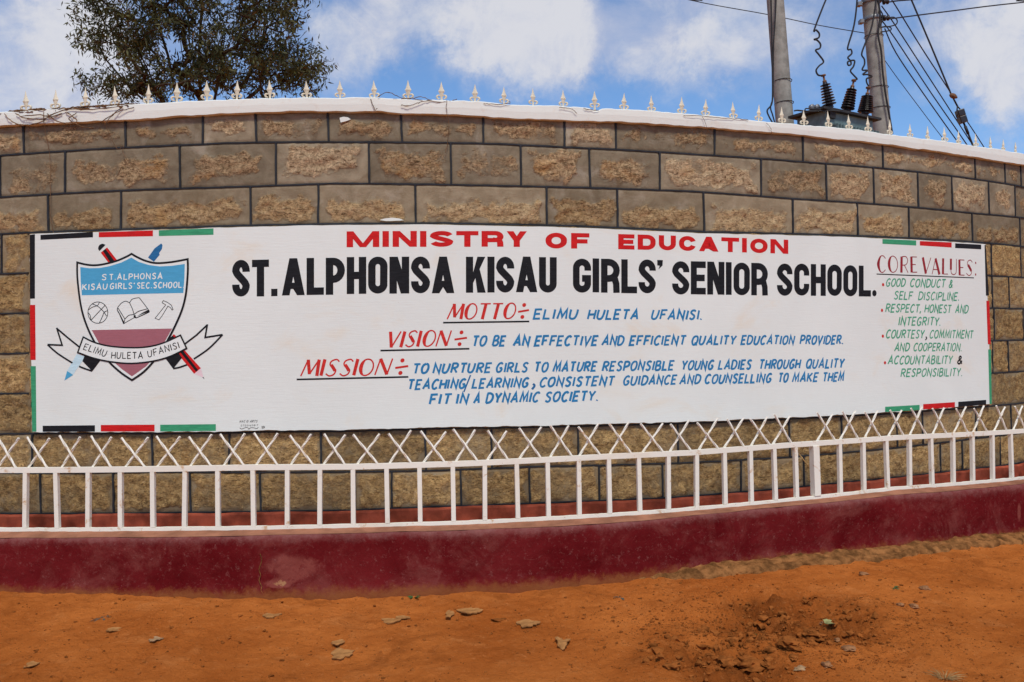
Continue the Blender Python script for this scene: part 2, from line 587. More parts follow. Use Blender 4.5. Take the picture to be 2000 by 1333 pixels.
def thing(name, loc, label, cat, group=None):
    o = bpy.data.objects.new(name, None)
    o.empty_display_size = .2
    o.location = loc
    COL.objects.link(o)
    return tag(o, label, cat, group)


class MB:
    """gathers faces in world coordinates, then becomes one mesh object"""
    def __init__(s):
        s.v, s.f, s.sm = [], [], []

    def add(s, vs, fs, smooth=False):
        k = len(s.v)
        s.v += [tuple(p) for p in vs]
        s.f += [tuple(i + k for i in f) for f in fs]
        s.sm += [smooth] * len(fs)

    def tube(s, pts, rad, n=6, twist=0.0, cap=True, smooth=True, square=False):
        pts = [Vector(p) for p in pts]
        if not isinstance(rad, (list, tuple)):
            rad = [rad] * len(pts)
        up = Vector((0, 0, 1))
        t0 = (pts[1] - pts[0]).normalized()
        if abs(t0.dot(up)) > .95:
            up = Vector((0, 1, 0))
        a = t0.cross(up).normalized()
        vs, fs = [], []
        for i, p in enumerate(pts):
            t = (pts[min(i + 1, len(pts) - 1)] - pts[max(i - 1, 0)])
            t = t.normalized() if t.length > 1e-9 else t0
            a = a - t * a.dot(t)
            a = a.normalized() if a.length > 1e-6 else t.orthogonal().normalized()
            b = t.cross(a)
            for k in range(n):
                an = 2 * math.pi * (k + (.5 if square else 0)) / n + twist * i
                vs.append(p + (a * math.cos(an) + b * math.sin(an)) * rad[i])
        for i in range(len(pts) - 1):
            for k in range(n):
                fs.append((i * n + k, i * n + (k + 1) % n, (i + 1) * n + (k + 1) % n, (i + 1) * n + k))
        if cap:
            fs.append(tuple(range(n - 1, -1, -1)))
            fs.append(tuple((len(pts) - 1) * n + k for k in range(n)))
        s.add(vs, fs, smooth)

    def box(s, c, ax, ay, az, hx, hy, hz):
        c, ax, ay, az = Vector(c), Vector(ax), Vector(ay), Vector(az)
        vs = [c + ax * hx * i + ay * hy * j + az * hz * k for i in (-1, 1) for j in (-1, 1) for k in (-1, 1)]
        s.add(vs, [(0, 1, 3, 2), (4, 6, 7, 5), (0, 4, 5, 1), (2, 3, 7, 6), (0, 2, 6, 4), (1, 5, 7, 3)])

    def lathe(s, base, axis, prof, n=14, smooth=True):
        base, axis = Vector(base), Vector(axis).normalized()
        a = axis.orthogonal().normalized()
        b = axis.cross(a)
        vs, fs = [], []
        for r, h in prof:
            for k in range(n):
                an = 2 * math.pi * k / n
                vs.append(base + axis * h + (a * math.cos(an) + b * math.sin(an)) * r)
        for i in range(len(prof) - 1):
            for k in range(n):
                fs.append((i * n + k, i * n + (k + 1) % n, (i + 1) * n + (k + 1) % n, (i + 1) * n + k))
        fs.append(tuple(range(n - 1, -1, -1)))
        fs.append(tuple((len(prof) - 1) * n + k for k in range(n)))
        s.add(vs, fs, smooth)

    def build(s, name, mat, parent=None, loc=None, bevel=0.0):
        me = bpy.data.meshes.new(name)
        me.from_pydata(s.v, [], s.f)
        me.polygons.foreach_set('use_smooth', s.sm)
        bm = bmesh.new()
        bm.from_mesh(me)
        bmesh.ops.recalc_face_normals(bm, faces=bm.faces)
        bm.to_mesh(me)
        bm.free()
        me.update()
        o = link(name, me, mat, parent, loc)
        if bevel:
            md = o.modifiers.new('bevel', 'BEVEL')
            md.width = bevel
            md.segments = 2
            md.limit_method = 'ANGLE'
        return o


def grid_faces(ni, nj, k=0):
    i, j = np.meshgrid(np.arange(ni - 1), np.arange(nj - 1), indexing='ij')
    a = (i * nj + j + k).ravel()
    return np.stack([a, a + nj, a + nj + 1, a + 1], -1)


def np_mesh(name, V, F, attrs=None, smooth=True):
    me = bpy.data.meshes.new(name)
    V = np.asarray(V, np.float32)
    F = np.asarray(F, np.int32)
    me.vertices.add(len(V))
    me.vertices.foreach_set('co', V.ravel())
    me.loops.add(F.size)
    me.loops.foreach_set('vertex_index', F.ravel())
    me.polygons.add(len(F))
    me.polygons.foreach_set('loop_start', np.arange(0, F.size, F.shape[1], dtype=np.int32))
    me.polygons.foreach_set('use_smooth', np.full(len(F), smooth))
    me.update(calc_edges=True)
    me.validate()
    for k, v in (attrs or {}).items():
        a = me.attributes.new(k, 'FLOAT', 'POINT')
        a.data.foreach_set('value', np.asarray(v, np.float32))
    return me


def sweep(name, mat, parent, prof, s0, s1, ds=.04, smooth=False, attrs=None, wob=None):
    """prof(s) -> list of (off, z) going round the section; closed tube along the wall's arc"""
    ss = np.arange(s0, s1 + ds * .5, ds)
    P = [prof(s) for s in ss]
    n = len(P[0])
    V = np.array([[tuple(wp(s, z, o)) for o, z in row] for s, row in zip(ss, P)])
    V = V.reshape(-1, 3)
    F = []
    for i in range(len(ss) - 1):
        for k in range(n):
            F.append((i * n + k, i * n + (k + 1) % n, (i + 1) * n + (k + 1) % n, (i + 1) * n + k))
    me = np_mesh(name, V, F, attrs(ss, n) if attrs else None, smooth)
    bm = bmesh.new()
    bm.from_mesh(me)
    bm.verts.ensure_lookup_table()
    bm.faces.new([bm.verts[k] for k in range(n)])
    bm.faces.new([bm.verts[(len(ss) - 1) * n + k] for k in range(n)])
    bmesh.ops.recalc_face_normals(bm, faces=bm.faces)
    bm.to_mesh(me)
    bm.free()
    return link(name, me, mat, parent)


# ------------------------------------------------------------------ ground
HOLE = (at(1545, 1230, 4.0), )


def ground_pt(px, py):
    d = ray(px, py)
    t = -CAMZ / d.z
    p = CAM + d * t
    for _ in range(4):
        z = ground_h(np.array([p.x]), np.array([p.y]))[0]
        t = (z - CAMZ) / d.z
        p = CAM + d * t
    return Vector((p.x, p.y, ground_h(np.array([p.x]), np.array([p.y]))[0]))


_h = ray(1555, 1240)
_h = CAM + _h * (-CAMZ / _h.z)
_h2 = ray(1400, 1300)
_h2 = CAM + _h2 * (-CAMZ / _h2.z)
_h3 = ray(1500, 1195)
_h3 = CAM + _h3 * (-CAMZ / _h3.z)


_h4 = ray(1442, 1210)
_h4 = CAM + _h4 * (-CAMZ / _h4.z)
_h5 = ray(1312, 1300)
_h5 = CAM + _h5 * (-CAMZ / _h5.z)


def dug_mask(x, y):
    w = fbm(x, y, 3.0, 3, .5, 91) * .10
    a = sstep(.42, .10, np.hypot((x - _h.x) * .85, (y - _h.y) * 1.0) + w)
    b = sstep(.36, .06, np.hypot((x - _h2.x) * .8, (y - _h2.y)) + w)
    c = sstep(.26, .05, np.hypot((x - _h3.x) * .8, (y - _h3.y)) + w)
    return np.clip(np.maximum(np.maximum(a, b * .8), c), 0, 1)


def ground_h(x, y):
    r = np.hypot(x - WCX, y - WCY) - (WR + POFF)          # distance out from the low wall
    s = np.arctan2(x - WCX, WCY - y) * WR
    base = P_BOT(np.clip(s, -3.1, 5.6))
    near = np.exp(-np.maximum(r, 0) / .8)
    far = sstep(6, 2, np.abs(x)) * sstep(-1.5, .5, y) * sstep(9.5, 8.0, y)
    z = (base + .004) * near * (r > -.6)
    z = z + far * (fbm(x, y, .9, 3, .5, 5) * .014 + fbm(x, y, 5, 4, .55, 11) * .007 + fbm(x, y, 18, 3, .7, 13) * .0050)
    d = dug_mask(x, y)
    z = z - d * (.06 + .04 * fbm(x, y, 6, 3, .6, 33)) + d * np.abs(fbm(x, y, 11, 5, .65, 35)) * .048
    for c_, rr_, ang in ((_h4, .10, .5), (_h5, .09, 1.1)):        # blade marks left by a hoe
        g_ = sstep(1, .5, np.hypot(x - c_.x, y - c_.y) / rr_)
        z = z + g_ * (.012 * np.sin(((x - c_.x) * math.cos(ang) - (y - c_.y) * math.sin(ang)) * 150) + .02)
    # bank of spoil round the hole
    ring = sstep(.75, .45, np.hypot((x - _h.x) * .85, y - _h.y)) * (1 - d)
    z = z + ring * .022 * (1 + fbm(x, y, 5, 3, .5, 61))
    return z


def build_ground():
    xs = np.concatenate([[-900, -200, -60, -25, -12, -8, -5.4], np.arange(-4.6, 6.4, .015), [7, 8, 12, 25, 60, 200, 900]])
    ys = np.concatenate([[-900, -200, -60, -20, -8, -3, 0, 1.2, 2.0], np.arange(2.4, 8.2, .015), [9.5, 11, 14, 20, 40, 90, 300, 1500]])
    X, Y = np.meshgrid(xs, ys, indexing='ij')
    Z = ground_h(X, Y)
    far = (np.abs(X) > 8) | (Y > 9) | (Y < 1)
    Z = np.where(far, 0, Z)
    V = np.stack([X, Y, Z], -1).reshape(-1, 3)
    F = grid_faces(len(xs), len(ys))
    me = np_mesh('ground', V, F, {'dug': dug_mask(X, Y).ravel()})
    o = link('ground', me, 'ground')
    tag(o, 'bare red earth ground in front of and behind the wall', 'ground', kind='structure')


build_ground()

# ------------------------------------------------------------------ the stone wall
wall = thing('stone_wall', wp(0, 0, -.1), 'curved boundary wall of rough quarried stone blocks with white coping and spear finials', 'wall')


def joint_s(rowline_px_y, xs, off=0):
    return [onw(x, rowline_px_y(x) if callable(rowline_px_y) else rowline_px_y, off)[0] for x in xs]


def extend(js):
    """carry the bond on past the picture at both ends"""
    js = sorted(js)
    r = random.Random(int(js[0] * 1000) & 0xffff)
    while js[0] > S0:
        js.insert(0, js[0] - r.uniform(.4, .62))
    while js[-1] < S1:
        js.append(js[-1] + r.uniform(.4, .62))
    js[0], js[-1] = S0, S1
    return js


def lerp_line(a, b, t):
    return lambda s: a(s) * (1 - t) + b(s) * t


B_L, B_R = onw(60, 650)[0] - .004, onw(1930, 640)[0] + .004
LR = [L_T] + [lerp_line(L_T, L_B, k / 5) for k in (1, 2, 3, 4)] + [L_B]
ROWS = [  # (top line, bottom line, joint x in the photo, kind)
    (L_C, L_12, joint_s(270, [47, 246, 397, 500.5, 641.5, 784.5, 944, 1102.5, 1202.5, 1395, 1567, 1722.5, 1902, 1960, 1991]), 0),
    (L_12, L_23, joint_s(335, [1, 128, 352, 539.5, 721, 881, 1017.5, 1151.5, 1288, 1485.5, 1612.5, 1705, 1791, 1857.5, 1929, 1980]), 1),
    (L_23, L_T, joint_s(410, [95, 237, 490, 622, 812, 1067.5, 1205.5, 1374, 1547.5, 1673.5, 1773.5, 1897, 1990]), 2),
    (LR[0], LR[1], joint_s(500, [4, 56, 1935, 1992]), 3),
    (LR[1], LR[2], joint_s(570, [-90, 54, 1937, 1969.5, 2045]), 3),
    (LR[2], LR[3], joint_s(650, [-25, 57, 1941, 1998]), 3),
    (LR[3], LR[4], joint_s(725, [-70, 58, 1938, 1969, 2030]), 3),
    (LR[4], LR[5], joint_s(800, [-30, 60, 1938, 2005]), 3),
    (L_B, L_9, joint_s(870, [63.5, 298, 448, 627, 831, 960, 1129, 1323.6, 1541.5, 1643.5, 1751.5, 1802, 1906, 1975]), 4),
    (L_9, L_10, joint_s(950, [80, 222, 372, 508.5, 693.5, 765, 900, 1034, 1170, 1294, 1447, 1570, 1690, 1837, 1880, 1954]), 4),
]


def build_blocks():
    Vs, Fs, ro, ti, lo = [], [], [], [], []
    k = 0
    r = random.Random(3)
    nb = 0
    for top, bot, js, kind in ROWS:
        js = extend(list(js))
        for a, b in zip(js[:-1], js[1:]):
            if b - a < .02:
                continue
            nb += 1
            if kind == 3 and a > B_L - .01 and b < B_R + .01:
                continue
            vis = b > -3.3 and a < 5.6
            ds = .0115 if vis else .06
            ni = max(4, int((b - a) / ds) + 1)
            zc0, zc1 = float(bot((a + b) / 2)), float(top((a + b) / 2))
            nj = max(4, int((zc1 - zc0) / ds) + 1)
            u = np.linspace(0, 1, ni)
            v = np.linspace(0, 1, nj)
            U, W = np.meshgrid(u, v, indexing='ij')
            S = a + U * (b - a)
            zb, zt = bot(S), top(S)
            Z = zb + W * (zt - zb)
            eu = np.minimum(U, 1 - U) * (b - a)
            ev_b, ev_t = W * (zt - zb), (1 - W) * (zt - zb)
            sd = r.randrange(9999)
            wob = fbm(S, Z, 11, 4, .7, sd) * .026
            if kind in (0, 1):
                mx_, mb, mt = r.uniform(.025, .06), r.uniform(.02, .05), r.uniform(.015, .06)
                if kind == 0:
                    mt = r.uniform(.01, .04)
                m = sstep(-.015, .05, eu - mx_ + wob) * sstep(-.015, .045, ev_b - mb + wob) * sstep(-.015, .045, ev_t - mt + wob)
                m = m * (.45 + .55 * sstep(-.8, .2, fbm(S, Z, 6, 4, .6, sd + 5) + r.uniform(-.1, .6)))
                amp = .0095
            elif kind == 2:
                mx_, mb, mt = r.uniform(.02, .05), r.uniform(.0, .015), r.uniform(.05, .1)
                m = sstep(-.01, .04, eu - mx_ + wob) * sstep(-.01, .03, ev_b - mb + wob) * sstep(-.02, .05, ev_t - mt + wob)
                amp = .012
            else:
                m = sstep(-.012, .02, np.minimum(eu, np.minimum(ev_b, ev_t)) - .008 + wob * .8) * (.72 + .2 * fbm(S, Z, 4, 3, .6, sd + 2))
                m = np.maximum(m, .25 * sstep(.0, .5, fbm(S, Z, 7, 3, .5, sd + 9)))
                amp = .010
            rel = fbm(S + Z * .5, Z * 1.6 - S * .6, 16, 4, .62, sd + 3)
            lump = fbm(S, Z, 5, 2, .5, sd + 8)
            off = .004 + m * (amp * rel * .75 + amp * .6 * lump + .002) + .0012 * fbm(S, Z, 30, 2, .5, sd + 4)
            e = np.minimum(eu, np.minimum(ev_b, ev_t))
            off = off - .006 * sstep(.010, 0, e)
            if not vis:
                off = off * .5
            Vs.append(wp_np(S, Z, off).reshape(-1, 3))
            Fs.append(grid_faces(ni, nj, k))
            k += ni * nj
            ro.append(m.ravel())
            ti.append(np.full(ni * nj, r.random()))
            lo.append(np.full(ni * nj, 1.0 if kind >= 3 else (.35 if kind == 2 else 0.0)))
    me = np_mesh('stone_block', np.concatenate(Vs), np.concatenate(Fs), {'rough': np.concatenate(ro), 'tint': np.concatenate(ti), 'lower': np.concatenate(lo)})
    return link('stone_facing', me, 'stone', wall)


build_blocks()


def build_joints():
    mb = MB()
    r = random.Random(12)

    def strip(pts, hw, h, axis):
        vs, fs = [], []
        for i, (s, z) in enumerate(pts):
            w0 = hw * r.uniform(.82, 1.18)
            w1 = hw * r.uniform(.82, 1.18)
            for (d, o) in ((-w0 * 1.3, -.028), (-w0 * .8, h), (w1 * .8, h), (w1 * 1.3, -.028)):
                vs.append(wp(s + (d if axis == 'v' else 0), z + (d if axis == 'h' else 0), o))
        for i in range(len(pts) - 1):
            for k in range(3):
                fs.append((i * 4 + k, i * 4 + k + 1, (i + 1) * 4 + k + 1, (i + 1) * 4 + k))
        mb.add(vs, fs)
    for i, ln in enumerate([L_12, L_23] + LR + [L_9, L_10]):
        if i in (3, 4, 5, 6):
            segs = [(S0, B_L + .01), (B_R - .01, S1)]
        else:
            segs = [(S0, S1)]
        for a, b in segs:
            ss = np.arange(a, b, .045)
            pts = [(s, float(ln(s)) + r.uniform(-.0012, .0012)) for s in ss]
            strip(pts, (.0054 if i < 3 else .005) if i < 9 else .004, .0072, 'h')
    for top, bot, js, kind in ROWS:
        for s in extend(list(js))[1:-1]:
            if kind == 3 and B_L - .03 < s < B_R + .03:
                continue
            z0, z1 = float(bot(s)), float(top(s))
            tl = r.uniform(-.006, .006)
            pts = [(s + tl * (t - .5) + r.uniform(-.001, .001), z0 + (z1 - z0) * t) for t in np.linspace(.0, 1, 7)]
            strip(pts, .007 if kind < 3 else .0064, .0082, 'v')
    mb.build('pointing', 'joint', wall)


build_joints()
# the wall's body behind the facing, its red painted foot, and the coping
sweep('wall_core', 'core', wall, lambda s: [(-.03, 0.02), (-.03, float(L_C(s)) + .03), (-.20, float(L_C(s)) + .03), (-.20, 0.02)], S0, S1, .1)


def band_prof(s):
    t = float(L_10(s)) - .004 + .004 * float(vnoise(s * 9, 3.3)) + .002 * float(vnoise(s * 31, 7.3))
    return [(.001, Z_LEDGE - .14), (.026, Z_LEDGE - .14), (.027 + .003 * float(vnoise(s * 14, 1.3)), t - .012), (.021, t - .004), (.001, t)]


sweep('painted_foot', 'band', wall, band_prof, S0, S1, .03)


def coping_prof(s):
    n1 = .0045 * float(vnoise(s * 7, 1.7)) + .0025 * float(vnoise(s * 23, 4.1))
    n2 = .004 * float(vnoise(s * 8, 9.7)) + .0025 * float(vnoise(s * 27, 2.1))
    zb, zt = float(L_C(s)) + n1, float(L_CT(s)) + n2
    # a chip knocked out of the top edge
    ch = .022 * math.exp(-((s - CHIP) / .028) ** 2)
    f = .034 + .003 * float(vnoise(s * 5, 6.1))
    return [(-.002, zb), (f, zb + .002), (f + .002, (zb + zt) / 2), (f, zt - .006 - ch), (f - .008, zt - ch * .9), (f - .07, zt + .004 - ch * .2), (-.25, zt + .004), (-.25, zb), (-.19, zb)]


CHIP = onw(1160, 217)[0]
sweep('coping', 'coping', wall, coping_prof, S0, S1, .02)
coping = [c for c in wall.children if c.name.startswith('coping')][0]


def finial_mesh():
    mb = MB()
    # four sided spear on a waist, with a collar and a stem (height about 0.115)
    def ring4(r1, r2, z):
        return [(-r1, 0, z), (0, -r2, z), (r1, 0, z), (0, r2, z)]
    prof = [(.0058, .005, -.02), (.0052, .0045, .020), (.0075, .006, .032), (.0115, .008, .050), (.0145, .0095, .0535), (.0125, .009, .0565),
            (.0165, .0095, .0585), (.0115, .008, .068), (.0062, .005, .086), (.003, .0025, .104), (.0006, .0006, .117)]
    vs, fs = [], []
    for p in prof:
        vs += ring4(*p)
    for i in range(len(prof) - 1):
        for k in range(4):
            fs.append((i * 4 + k, i * 4 + (k + 1) % 4, (i + 1) * 4 + (k + 1) % 4, (i + 1) * 4 + k))
    fs.append((3, 2, 1, 0))
    fs.append(tuple((len(prof) - 1) * 4 + k for k in range(4)))
    mb.add(vs, fs)
    for sg in (-1, 1):
        pts = []
        for k in range(9):
            a = math.radians(95 - k * 26)
            pts.append((sg * (.0135 + .0095 * math.cos(a)) if k > 0 else sg * .006, 0, .0235 + .0105 * math.sin(a) if k > 0 else .032))
        mb.tube(pts, [.003, .0052, .006, .006, .0056, .005, .0044, .0038, .003], 6)
    me_o = mb.build('finial', 'finial')
    me = me_o.data
    bpy.data.objects.remove(me_o)
    return me


FIN = [(51, 178), (108, 175), (166, 170), (225, 168), (289, 165), (345, 161), (404, 158), (462, 157), (527, 156), (599, 158), (664, 157), (731, 157), (797, 157),
       (862, 160), (927, 165), (984, 170), (1041, 173), (1100, 176), (1161, 178), (1218, 182), (1272, 187), (1331, 189.5), (1377, 194), (1432, 199), (1481, 204),
       (1527, 209), (1570, 215), (1618, 217), (1658, 224), (1695, 228), (1737, 234), (1777, 242), (1811, 246), (1845, 248), (1872, 255), (1906, 261), (1934, 267),
       (1959, 272), (1983, 278)]
fm = finial_mesh()
for i, (x, y) in enumerate(FIN):
    s, z = onw(x, y, .005)
    zb = float(L_CT(s))
    o = bpy.data.objects.new('finial', fm)
    COL.objects.link(o)
    o.parent = coping
    sc = (z - zb) / .117
    o.location = wp(s, zb, .005) - wall.location
    o.rotation_euler = (rnd.uniform(-.03, .03), rnd.uniform(-.05, .05), s / WR + rnd.uniform(-.25, .25))
    o.scale = (sc * 1.22, sc * 1.22, sc)

# splashes of white paint left on two stones
for pts in ([(664, 232), (672, 230), (680, 231), (686, 235), (678, 238), (671, 240), (666, 241)], [(742, 431), (752, 428), (766, 426.5), (780, 428), (789, 431.5), (770, 432.5), (755, 433)]):
    mb = MB()
    q = [onw(x, y) for x, y in pts]
    mb.add([wp(s, z, .017) for s, z in q] + [wp(s, z, .004) for s, z in q], [tuple(range(len(q)))] + [(k, (k + 1) % len(q), (k + 1) % len(q) + len(q), k + len(q)) for k in range(len(q))])
    mb.build('paint_splash', 'panel', wall)

# ------------------------------------------------------------------ the painted sign
sign = thing('school_sign', wp(onw(1000, 640)[0], 1.3, .0), 'long white painted sign panel with school crest and hand lettering on the stone wall', 'sign')
SG_T = line([(58, 458), (330, 449), (430, 445), (600, 441), (750, 439), (865, 439.4), (1000, 442), (1100, 444), (1250, 450.5), (1380, 456.6), (1722, 466), (1924.6, 477.5)], .034)
SG_B = line([(63, 844), (430, 843.7), (520, 841), (664, 840), (899, 833.7), (1000, 832.7), (1380, 823), (1729, 806), (1937, 789.6)], .034)
PO = .034            # the panel stands this far proud of the wall face


def build_panel():
    ltop, lbot = onw(58, 458, PO), onw(63, 844, PO)
    rtop, rbot = onw(1924.6, 477.5, PO), onw(1937, 789.6, PO)
    n, nj = 260, 24
    U = np.linspace(0, 1, n)
    W = np.linspace(0, 1, nj)
    UU, WW = np.meshgrid(U, W, indexing='ij')
    sl = lbot[0] + (ltop[0] - lbot[0]) * WW
    sr = rbot[0] + (rtop[0] - rbot[0]) * WW
    S = sl + UU * (sr - sl)
    S = S + np.where(UU == 0, .004 * vnoise(WW * 30, 1), 0) + np.where(UU == 1, .003 * vnoise(WW * 30, 2), 0)
    Z = SG_B(S) + WW * (SG_T(S) - SG_B(S))
    Z = Z + np.where(WW == 0, .0028 * vnoise(S * 18, 3) + .002 * vnoise(S * 50, 5), 0) + np.where(WW == 1, .002 * vnoise(S * 15, 8), 0)
    front = wp_np(S, Z, PO + 0 * S).reshape(-1, 3)
    rim_idx = [i * nj for i in range(n)] + [(n - 1) * nj + j for j in range(1, nj)] + [i * nj + nj - 1 for i in range(n - 2, -1, -1)] + [j for j in range(nj - 2, 0, -1)]
    back = [wp(S.ravel()[k], Z.ravel()[k], -.004) for k in rim_idx]
    V = np.concatenate([front, np.array([tuple(b) for b in back])])
    F = list(map(tuple, grid_faces(n, nj)))
    m = len(rim_idx)
    for k in range(m):
        F.append((rim_idx[k], rim_idx[(k + 1) % m], n * nj + (k + 1) % m, n * nj + k))
    me = np_mesh('panel', V, F, None, False)
    bm = bmesh.new()
    bm.from_mesh(me)
    bmesh.ops.recalc_face_normals(bm, faces=bm.faces)
    bm.to_mesh(me)
    bm.free()
    link('panel', me, 'panel', sign)


build_panel()


def bp(x, y):
    return onw(x, y, PO)


def arc(cx, cy, rx, ry, a0, a1, n=14):
    return [(cx + rx * math.cos(math.radians(a0 + (a1 - a0) * i / n)), cy + ry * math.sin(math.radians(a0 + (a1 - a0) * i / n))) for i in range(n + 1)]


def smooth(pts, closed=False, n=7):
    """Catmull-Rom through the points"""
    P = list(pts)
    m = len(P)
    out = []
    for i in range(m if closed else m - 1):
        if closed:
            a, b, c, d = P[(i - 1) % m], P[i], P[(i + 1) % m], P[(i + 2) % m]
        else:
            a, b, c, d = P[max(i - 1, 0)], P[i], P[i + 1], P[min(i + 2, m - 1)]
        for k in range(n):
            t = k / n
            out.append(tuple(.5 * (2 * b[j] + (c[j] - a[j]) * t + (2 * a[j] - 5 * b[j] + 4 * c[j] - d[j]) * t * t + (-a[j] + 3 * b[j] - 3 * c[j] + d[j]) * t ** 3) for j in (0, 1)))
    if not closed:
        out.append(tuple(P[-1]))
    return out


def stroke_quads(pts, w, closed=False, taper=None):
    """offset a centre line both ways with mitred joints -> list of quads"""
    P = [Vector((p[0], p[1])) for p in pts]
    Q = [P[0]]
    for p in P[1:]:
        if (p - Q[-1]).length > 1e-6:
            Q.append(p)
    P = Q
    m = len(P)
    if m < 2:
        return []
    if closed and (P[0] - P[-1]).length < 1e-6:
        P.pop()
        m -= 1
    Lf, Rt = [], []
    for i in range(m):
        if closed:
            d0, d1 = P[i] - P[i - 1], P[(i + 1) % m] - P[i]
        else:
            d0 = P[i] - P[i - 1] if i else P[1] - P[0]
            d1 = P[i + 1] - P[i] if i < m - 1 else P[i] - P[i - 1]
        d0.normalize()
        d1.normalize()
        n0, n1 = Vector((-d0.y, d0.x)), Vector((-d1.y, d1.x))
        b = n0 + n1
        if b.length < 1e-4:
            b = n0
        b.normalize()
        k = 1 / max(.35, b.dot(n0))
        ww = w / 2 * (taper(i / (m - 1)) if taper else 1)
        Lf.append(P[i] + b * ww * k)
        Rt.append(P[i] - b * ww * k)
    q = []
    for i in range(m if closed else m - 1):
        j = (i + 1) % m
        q.append([Lf[i], Rt[i], Rt[j], Lf[j]])
    return q


class Ink:
    """paint on the panel: flat shapes in (arc length, height), each laid a hair above the one below"""
    def __init__(s, lay=0):
        s.bm = bmesh.new()
        s.lz = s.bm.verts.layers.float.new('lay')
        s.lay = lay

    def poly(s, pts, lay):
        try:
            vs = [s.bm.verts.new((p[0], p[1], 0)) for p in pts]
            for v in vs:
                v[s.lz] = lay
            s.bm.faces.new(vs)
        except ValueError:
            pass

    def fill(s, pts, lay=None):
        s.poly(pts, s.lay if lay is None else lay)

    def stroke(s, pts, w, closed=False, lay=None, taper=None):
        for q in stroke_quads(pts, w, closed, taper):
            s.poly(q, s.lay if lay is None else lay)

    def build(s, name, mat, parent):
        bm = s.bm
        bmesh.ops.triangulate(bm, faces=[f for f in bm.faces if len(f.verts) > 4])
        xs = [v.co.x for v in bm.verts]
        x = math.ceil(min(xs) / .05) * .05
        while x < max(xs):
            bmesh.ops.bisect_plane(bm, geom=bm.verts[:] + bm.edges[:] + bm.faces[:], plane_co=(x, 0, 0), plane_no=(1, 0, 0))
            x += .05
        for v in bm.verts:
            l = v[s.lz]
            v.co = wp(v.co.x, v.co.y, PO + .0006 + .00028 * l)
        me = bpy.data.meshes.new(name)
        bmesh.ops.recalc_face_normals(bm, faces=bm.faces)
        for f in bm.faces:
            c = f.calc_center_median()
            if f.normal.dot(Vector((c.x - WCX, c.y - WCY, 0))) < 0:
                f.normal_flip()
        bm.to_mesh(me)
        bm.free()
        return link(name, me, mat, parent)


